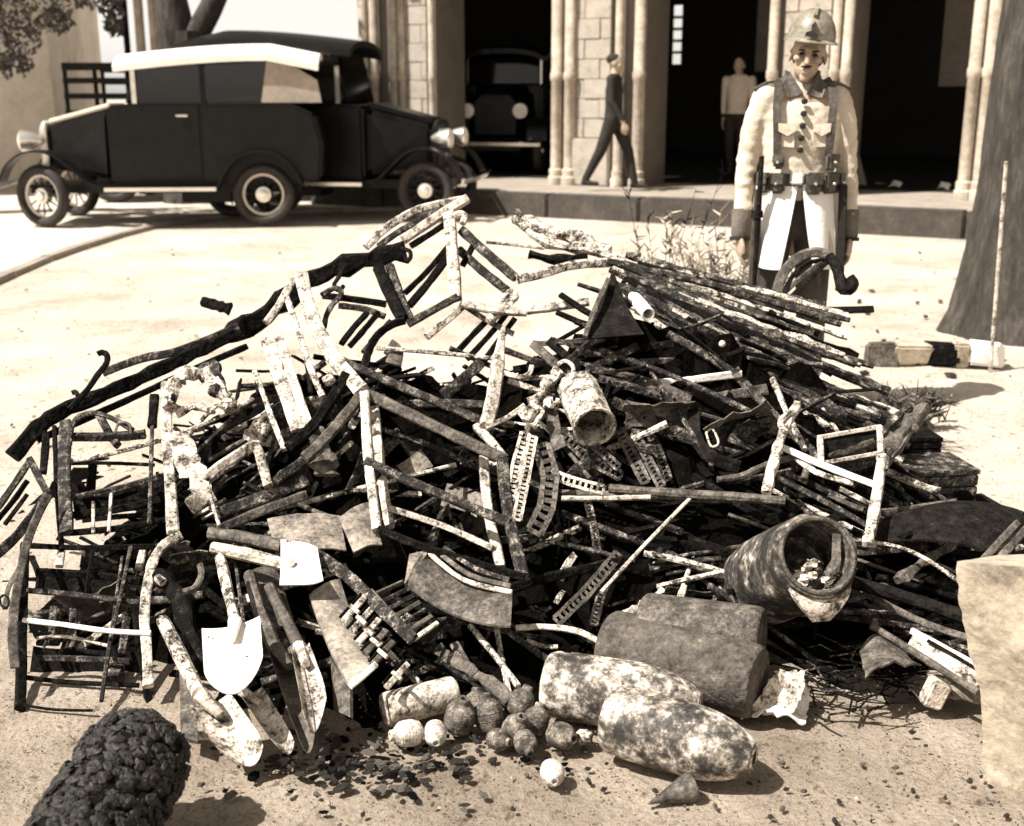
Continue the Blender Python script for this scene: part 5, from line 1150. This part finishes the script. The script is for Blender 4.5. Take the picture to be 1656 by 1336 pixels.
# perforated strips: a ladder of two edges and rungs
def ladder(label, pts, wpx, mk='R', group=None):
    P = [q(*p) for p in pts]; k = mpx(P[0]); w_ = wpx*k
    tot_ = sum((P[i+1]-P[i]).length for i in range(len(P)-1)); root = thing('perforated_strip', label, 'strip', min(P, key=lambda p: p.z), group)
    N = max(4, int(tot_/(w_*.62))); C = [along(P, tot_*i/N) for i in range(N+1)]; L_, R2 = [], []
    for i, p in enumerate(C):
        t = (C[min(i+1, N)]-C[max(i-1, 0)]).normalized(); a = t.cross(p-Vector((0, 0, CAMH))).normalized(); L_.append(p-a*w_*.42); R2.append(p+a*w_*.42)
    build('edge', MB().sweep(L_, w_*.34, w_*.12, jit=.15, rnd=rh), MATS[mk], root); build('edge', MB().sweep(R2, w_*.34, w_*.12, jit=.15, rnd=rh), MATS[mk], root)
    m = MB()
    for i in range(N+1): m.sweep([L_[i], R2[i]], w_*.30, w_*.1)
    r_ = build('rungs', m, MATS[mk], root); r_['kind'] = 'stuff'
for lb, pts, wd, mk in (
    ('pale perforated strip hanging right of the crate frame', [(850, 700, -.08), (836, 750, -.08), (826, 810, -.09)], 16, 'A'),
    ('pale perforated strip second from the crate frame', [(862, 706, -.1), (850, 770, -.1), (836, 840, -.1)], 14, 'P'),
    ('wide dark perforated strip curling beside the pale ones', [(876, 720, -.07), (890, 770, -.07), (884, 820, -.08), (864, 860, -.08)], 26, 'R'),
    ('short perforated strip pointing right under the tin', [(884, 764, -.06), (930, 780, -.07), (976, 792, -.08)], 15, 'S'),
    ('dark perforated strip curving right below the tin', [(908, 700, -.03), (950, 740, -.03), (1004, 770, -.03)], 16, 'B'),
    ('first of the rust-brown perforated strips left of the strap', [(1004, 700, 0), (1024, 740, -.02), (1044, 780, -.03)], 16, 'R'),
    ('second of the rust-brown perforated strips left of the strap', [(1026, 700, .0), (1048, 744, -.02), (1070, 786, -.03)], 14, 'R'),
    ('third of the rust-brown perforated strips left of the strap', [(1054, 704, .02), (1068, 740, 0), (1080, 776, 0)], 14, 'B'),
    ('perforated strip slanting up left of the thin pale rod', [(900, 1004, -.02), (950, 956, -.02), (1000, 896, -.02)], 18, 'R'),
    ('second perforated strip beside the thin pale rod', [(960, 1010, .0), (972, 960, 0), (1000, 900, 0)], 14, 'B'),
    ('dark perforated strip in the shade under the rusty pole', [(950, 812, .0), (960, 850, 0), (966, 890, 0)], 11, 'B'),
    ('fringed dark strip below the tin mouth', [(930, 706, -.06), (966, 724, -.06), (1000, 756, -.06)], 12, 'B')): ladder(lb, pts, wd, mk)
bars('ash_tangle', 'ashy knotted wire tangle left of the tin', 'wire', [('wire', [(850, 680, -.06), (866, 650, -.06), (880, 626, -.06), (904, 600, -.06)], 18, 'A', dict(round=6, j=.6)), ('wire', [(846, 664, -.07), (876, 664, -.07), (860, 690, -.07)], 13, 'A', dict(round=6, j=.6)), ('wire', [(878, 640, -.05), (892, 656, -.05), (906, 650, -.05)], 15, 'A', dict(round=6, j=.6)), ('wire', [(856, 686, -.06), (850, 720, -.06), (838, 760, -.06)], 9, 'R', dict(round=6, j=.5))])
bars('brown_plate', 'brown plate strip hanging left below the tin', 'plate', [('plate', [(890, 660, -.02), (898, 700, -.02), (906, 726, -.02)], 22, 'R', dict(t=.15))])
# wheel segment and twisted hose before the soldier's legs
W0 = [(1254, 492), (1260, 458), (1274, 432), (1296, 414), (1322, 408), (1342, 416)]
bars('wheel_segment', 'curved spoked wheel segment standing before the soldier\'s legs', 'wheel', [('rim', [(x, y, .55) for x, y in W0], 16, 'R', dict(t=.7, j=.05)), ('inner_rim', [(x+10, y+12, .55) for x, y in W0[:5]], 7, 'D', dict(j=.05)), ('spoke', [(1262, 478, .56), (1300, 446, .56), (1336, 420, .56)], 8, 'R'), ('spoke', [(1274, 486, .56), (1308, 452, .56), (1338, 424, .56)], 8, 'D')])
bars('twisted_hose', 'twisted dark hose curling right of the wheel segment', 'hose', [('hose', [(1340, 414, .52), (1352, 430, .52), (1358, 450, .52), (1362, 466, .52), (1372, 468, .52), (1380, 460, .52), (1374, 450, .52)], 18, 'D', dict(round=8, j=.1, t=1))])
bars('flat_iron', 'flat black iron bar lying level right of the wheel segment', 'bar', [('bar', [(1290, 500, .5), (1350, 502, .5), (1412, 500, .52)], 11, 'D', dict(t=.6, j=.05))])
bars('ring_scrap', 'small white ring at the foot of the wheel segment', 'ring', [('ring', [(1282, 490, .5), (1290, 484, .5), (1296, 492, .5), (1288, 500, .5), (1280, 494, .5)], 5, 'W', r6)])
panel('black_sheet', 'black triangular sheet standing on its base left of the white pipe', 'sheet', [(989, 440, -.02), (993, 440, -.02), (1042, 540, -.08), (944, 548, -.08)], DARKI, .005, bend2=-.02)
# sheets and boxes on the right
panel('curved_sheet', 'large curved black metal sheet at the right side of the heap', 'sheet', [(1372, 888, .02), (1480, 846, .1), (1660, 832, .1), (1640, 904, -.12)], DARKI, .006, bend=.05, bend2=.04, nx=18, ny=12)
bars('bright_strip', 'bright rim strip along the top of the curved black sheet', 'strip', [('strip', [(1372, 886, 0), (1440, 856, .06), (1520, 836, .1), (1600, 828, .1), (1660, 836, .1)], 5, 'R', r6)])
def crate(label, px, py, d, sx, sy, sz, rot, mat):
    c = at(px, py, d); c.z = sz/2 if c.z < sz else c.z; Rm = Matrix.Rotation(R(rot), 3, 'Z')
    t = thing('wooden_box', label, 'box', c - Vector((0, 0, sz/2)))
    build('box_body', MB().box(c, sx*.96, sy*.96, sz*.98, Rm), mat, t)
    for z in (-.33, 0, .33):
        for f in (-1, 1): build('plank', MB().box(c+Rm @ Vector((0, f*sy*.49, z*sz)), sx, .012, sz*.30, Rm), mat, t, bevel=.003)
    build('lid', MB().box(c+Vector((0, 0, sz*.5+.008)), sx*1.05, sy*1.05, .016, Rm), mat, t, bevel=.003)
crate('weathered wooden box at the right behind the heap', 1505, 782, 3.75, .22, .20, .12, 8, BURNT)
crate('smaller dark wooden box on the weathered one', 1470, 722, 3.95, .17, .14, .07, 4, CHAR)
# supports under the boxes and right-hand pieces: broken planks in the dirt
for i, (x, y, z, w1, d1) in enumerate(((1.30, 3.75, .12, .40, .30), (1.42, 3.62, .04, .5, .4))):
    tag(build('charred_block', MB().box((x, y, z), w1, d1, .08, Matrix.Rotation(R(10*i), 3, 'Z')), CHAR, bevel=.01), ['upper', 'lower'][i] + ' charred wooden block carrying the weathered boxes', 'block')
# crumpled shoe-like scrap, twigs, cloth
m = MB(); cc = gr(1262, 1160, .0)
tag(build('crumpled_sheet', MB().sheet([gr(1198, 1160, .01), gr(1300, 1172, .01), gr(1312, 1110, .05), gr(1240, 1100, .05)], .004, 14, 12, .02, -.01, .14, .03, rh), WHITE, smooth=False), 'crumpled white metal scrap lying before the nozzle', 'scrap')
tag(build('crumpled_sheet', MB().sheet([gr(1216, 1150, .03), gr(1290, 1150, .04), gr(1306, 1085, .09), gr(1262, 1078, .10)], .004, 12, 12, -.02, .02, .16, .04, rh), SPOT, smooth=False), 'crumpled dark-spotted scrap standing on the white scrap', 'scrap')
tw = thing('twig_pile', 'pile of thin dry twigs at the right front of the heap', 'twigs', gr(1400, 1150))
for i in range(120):
    p = gr(rh.uniform(1310, 1480), rh.uniform(1070, 1165), 0); p.z = rh.uniform(.005, .06)
    a = rh.uniform(0, 6.28); L = rh.uniform(.05, .16); d = Vector((math.cos(a), math.sin(a)*.6, rh.uniform(-.12, .3)))*L
    e = p+d; e.z = max(.004, e.z); build('twig', MB().sweep([p, p.lerp(e, .5)+Vector((0, 0, rh.uniform(-.01, .02))), e], rh.uniform(.0025, .005), None, 4, step=.1), rh.choice((CHAR, BURNT, CHAR)), tw)
tag(build('torn_cloth', MB().sheet([gr(1446, 1098, .02), gr(1580, 1110, .01), gr(1600, 1144, .006), gr(1500, 1140, .01)], .004, 14, 10, .02, .02, .06, .02, rh), TIN, smooth=True), 'flat pale piece of torn cloth at the right front', 'cloth')
tag(build('white_brick', MB().box(gr(1512, 1120, .05), .05, .04, .07, Matrix.Rotation(R(20), 3, 'Y')), PALE, bevel=.006), 'small white brick standing on the torn cloth', 'brick')
panel('dark_sheet', 'dark ribbed sheet behind the twig pile', 'sheet', [(1390, 1050, -.1), (1440, 1024, -.06), (1490, 1080, -.12), (1400, 1092, -.16)], RUST, .005, bend=.02, wav=.1)
# stone block at the right front
a0 = gr(1582, 1246); D0 = a0.y
b_ = [a0, gr(1720, 1300), gr(1800, 1180), gr(1640, 1150)]
b_ = [v - Vector((0, 0, .04)) for v in b_]
tp = [at(1562, 908, D0-.02), at(1700, 920, D0-.14), at(1790, 890, D0+.2), at(1600, 898, D0+.22)]
st = MB(); rings = [[b_[i].lerp(tp[i], k) + Vector((.02*math.sin(k*5+i), 0, 0)) for i in range(4)] for k in [j/28 for j in range(29)]]
for r_ in rings:
    for i in range(4):
        for s in range(12):
            p = r_[i].lerp(r_[(i+1) % 4], s/12); cen = sum(r_, Vector())/4
            p = p + (p-cen)*(.07*noise.noise(p*8)+.04*noise.noise(p*26)+.025*noise.noise(p*60)); st.v.append(p)
for j in range(28):
    for i in range(48): st.f.append([j*48+i, j*48+(i+1) % 48, (j+1)*48+(i+1) % 48, (j+1)*48+i])
st.f.append(list(range(28*48, 29*48)))
tag(build('stone_block', st, STONE, smooth=True), 'tall rough stone block at the right front edge', 'block')

# charred log at the lower left with scaly bark pieces
ca, cb2 = gr(232, 1222, .13), gr(70, 1480, .11); ca = gr(236, 1200, .155)
lg = thing('charred_log', 'thick black charred log with scaly bark at the lower left front', 'log', Vector((ca.x, ca.y, 0)))
RL = .100; dl = (cb2-ca); LL = dl.length; dl.normalize()
build('core', MB().lathe(ca, cb2, [(0, RL*.35), (.02, RL*.75), (.06, RL*.93), (.12, RL), (1, RL)], 30, wob=.06), CHAR, lg, smooth=True)
a_ = dl.cross(Vector((0, 0, 1))).normalized(); bb = a_.cross(dl).normalized(); cnt = 0
BK = mottle('charred_bark', [(.40, (.006, .005, .004)), (.52, sep(.022)), (.62, sep(.06)), (.74, sep(.16))], 30, bump=.7, rough=.6)
scale = []
for v_ in range(5):
    m = MB().ell((0, 0, 0), .0145, .0115, .0075, 8, 6, wob=.7); me = bpy.data.meshes.new('bark_scale'); me.from_pydata(m.v, [], m.f); me.materials.append(BK); scale.append(me)
extra = MB()
for i in range(1150):
    th = rh.uniform(0, 2*math.pi); u = rh.uniform(.0, .95); nrm = a_*math.cos(th)+bb*math.sin(th)
    if nrm.dot(Vector((0, 0, CAMH))-(ca+dl*u*LL)) < -.25: continue
    k = 1 if u > .1 else (.45+.55*(u/.1)**.5)
    p = ca + dl*(u*LL) + nrm*(RL*k*rh.uniform(.97, 1.05))
    rot = nrm.to_track_quat('Z', 'Y').to_matrix() @ Matrix.Rotation(rh.uniform(0, 6), 3, 'Z')
    sc_ = rh.uniform(.55, 1.25)
    if cnt < 300:
        o = bpy.data.objects.new('bark_scale', rh.choice(scale)); sc.collection.objects.link(o); o.parent = lg
        o.location = p - Vector(lg['_b']); o.rotation_euler = rot.to_euler(); o.scale = (sc_, sc_, sc_); cnt += 1
    else: extra.ell(p, .0145*sc_, .0115*sc_, .0075*sc_, 8, 6, rot, .7)
ex = build('bark_scales', extra, BK, lg); ex['kind'] = 'stuff'

# ---------------------------------------------------------------- loose pieces on the dirt
def scatter(name, label, cat, group, n, region, size, mats, seed, flat=.35, cl=None):
    rr = random.Random(seed); ms = []
    for v_ in range(6):
        m = MB().ell((rr.random()*9, 0, 0), 1, .65, flat, 7, 5, wob=.8); cx = sum((v for v in m.v), Vector())/len(m.v)
        me = bpy.data.meshes.new(name); me.from_pydata([v-cx for v in m.v], [], m.f); me.materials.append(rr.choice(mats)); ms.append(me)
    for i in range(n):
        if cl: px, py = rr.gauss(cl[0], cl[1]), rr.gauss(cl[2], cl[3])
        else: px, py = rr.uniform(region[0], region[2]), rr.uniform(region[1], region[3])
        p = gr(px, py); s = rr.uniform(*size)
        o = bpy.data.objects.new(name, rr.choice(ms)); sc.collection.objects.link(o)
        p.z = s*flat*.35; o.location = p; o.scale = (s, s, s); o.rotation_euler = (rr.uniform(-.25, .25), rr.uniform(-.25, .25), rr.uniform(0, 6.3))
        tag(o, label, cat, group)
scatter('charred_flake', 'thin dark charred flake on the dirt before the shovels', 'flake', 'charred flakes before the shovels', 170, None, (.005, .019), [CHAR, BURNT, CHAR, RUST], 5, .18, (590, 95, 1236, 30))
scatter('cinder', 'black cinder on the dirt between shovels and grenades', 'cinder', 'cinders by the grenades', 70, (430, 1170, 960, 1250), (.005, .012), [CHAR, BURNT], 6, .5)
scatter('pebble', 'small pebble lying on the bare dirt', 'pebble', 'pebbles on the dirt', 90, (320, 1180, 1640, 1330), (.003, .009), [STONE, RUST, BURNT], 8, .6)
scatter('pebble', 'small pebble on the bright dirt behind the heap', 'pebble', 'pebbles behind the heap', 60, (10, 400, 480, 760), (.006, .016), [STONE, RUST], 9, .5)
scatter('dirt_clod', 'dark dirt clod on the ground beside the soldier', 'clod', 'clods near the tree', 40, (1380, 400, 1640, 640), (.010, .03), [RUST, BURNT, STONE], 10, .45)
chips = MB(); rr = random.Random(21)
for i in range(2600):
    if i < 1900: px, py = rr.uniform(-20, 1680), 1110 + 240*rr.random()**1.2
    else: px, py = rr.uniform(-20, 1680), rr.uniform(480, 1100)
    c_ = gr(px, py, .002); s_ = rr.uniform(.0012, .0042)*(1 if py > 1000 else 1.6); o_ = len(chips.v); a_ = rr.uniform(0, 6.28)
    e1, e2 = Vector((math.cos(a_), math.sin(a_), rr.uniform(-.3, .3)))*s_, Vector((-math.sin(a_), math.cos(a_), 0))*s_*rr.uniform(.4, .9)
    chips.add([c_-e1, c_+e2, c_+e1, c_-e2, c_+Vector((0, 0, s_*.8))], [(0, 1, 4), (1, 2, 4), (2, 3, 4), (3, 0, 4)])
tag(build('grit', chips, RUST, loc=(0, 3, 0)), 'fine dark grit strewn over the bare dirt', 'grit', kind='stuff')
# stone edging, pole and weeds behind the heap
for i, (px, w1, mt, lb) in enumerate(((1432, .16, RUST, 'dark edging stone leftmost in the row by the tree'), (1478, .19, STONE, 'rounded edging stone second in the row by the tree'), (1530, .16, CHAR, 'black edging stone in the middle of the row by the tree'), (1562, .08, STONE, 'narrow edging stone beside the black one'), (1600, .18, LINEN, 'white edging stone at the foot of the thin pole'))):
    c = gr(px, 592); es = MB().box(c+Vector((0, .08, .05)), w1, .14, .13*rh.uniform(.85, 1.1), Matrix.Rotation(R(rh.uniform(-14, 14)), 3, 'Z')); es.v = [v+Vector((rh.uniform(-.02, .02), rh.uniform(-.02, .02), rh.uniform(-.018, .018))) for v in es.v]
    tag(build('edging_stone', es, mt, bevel=.014), lb, 'stone', 'edging stones')
pb = gr(1602, 594); pt_ = at(1622, 330, pb.y)
tag(build('thin_pole', MB().sweep([pb-Vector((0, 0, .02)), pb.lerp(pt_, .5), pt_+(pt_-pb)*.25], .020, None, 8, jit=.05), PALE, smooth=True), 'thin pale pole standing in front of the tree trunk', 'pole')
def weed(label, px, py, h, n, spread, mat, seed):
    rr = random.Random(seed); b = gr(px, py); t = thing('dry_weed', label, 'plant', b)
    for i in range(n):
        a = rr.uniform(0, 6.28); lean = rr.uniform(.1, 1)*spread; L = h*rr.uniform(.5, 1.1)
        e = b + Vector((math.cos(a)*lean*L, math.sin(a)*lean*L*.6, L*math.sqrt(max(.1, 1-lean*lean*.7))))
        md = b.lerp(e, .55) + Vector((rr.uniform(-.02, .02), 0, .02))
        st_ = build('stem', MB().sweep([b+Vector((rr.uniform(-.02, .02), 0, 0)), md, e], .007, None, 4, taper=lambda u: 1-.7*u, step=.2), mat, t)
        lf = MB()
        for k in range(9):
            p = md.lerp(e, rr.random()); d = Vector((rr.uniform(-1, 1), rr.uniform(-1, 1), rr.uniform(0, 1))).normalized()*.07; s2 = d.orthogonal().normalized()*.006
            lf.sheet([p-s2, p+s2, p+d+s2*.3, p+d-s2*.3], .001, 2, 2)
        build('leaf_tuft', lf, mat, st_)['kind'] = 'stuff'
weed('dark forked dry weed behind the top of the rod bundle', 1062, 560, .98, 9, .4, CHAR, 1)
weed('pale bushy dry weed left of the soldier', 1128, 565, .78, 34, .8, STONE, 2)
weed('pale dry weed close to the soldier\'s right leg', 1176, 575, .76, 30, .75, RUST, 3)
weed('dry grass tuft at the right end of the rod bundle', 1450, 720, .22, 26, 1.0, RUST, 4)
weed('second dry grass tuft behind the gnarled stump', 1490, 690, .16, 18, 1.1, BURNT, 5)
for o in ALLOBJ():
    if '_b' in o: del o['_b']
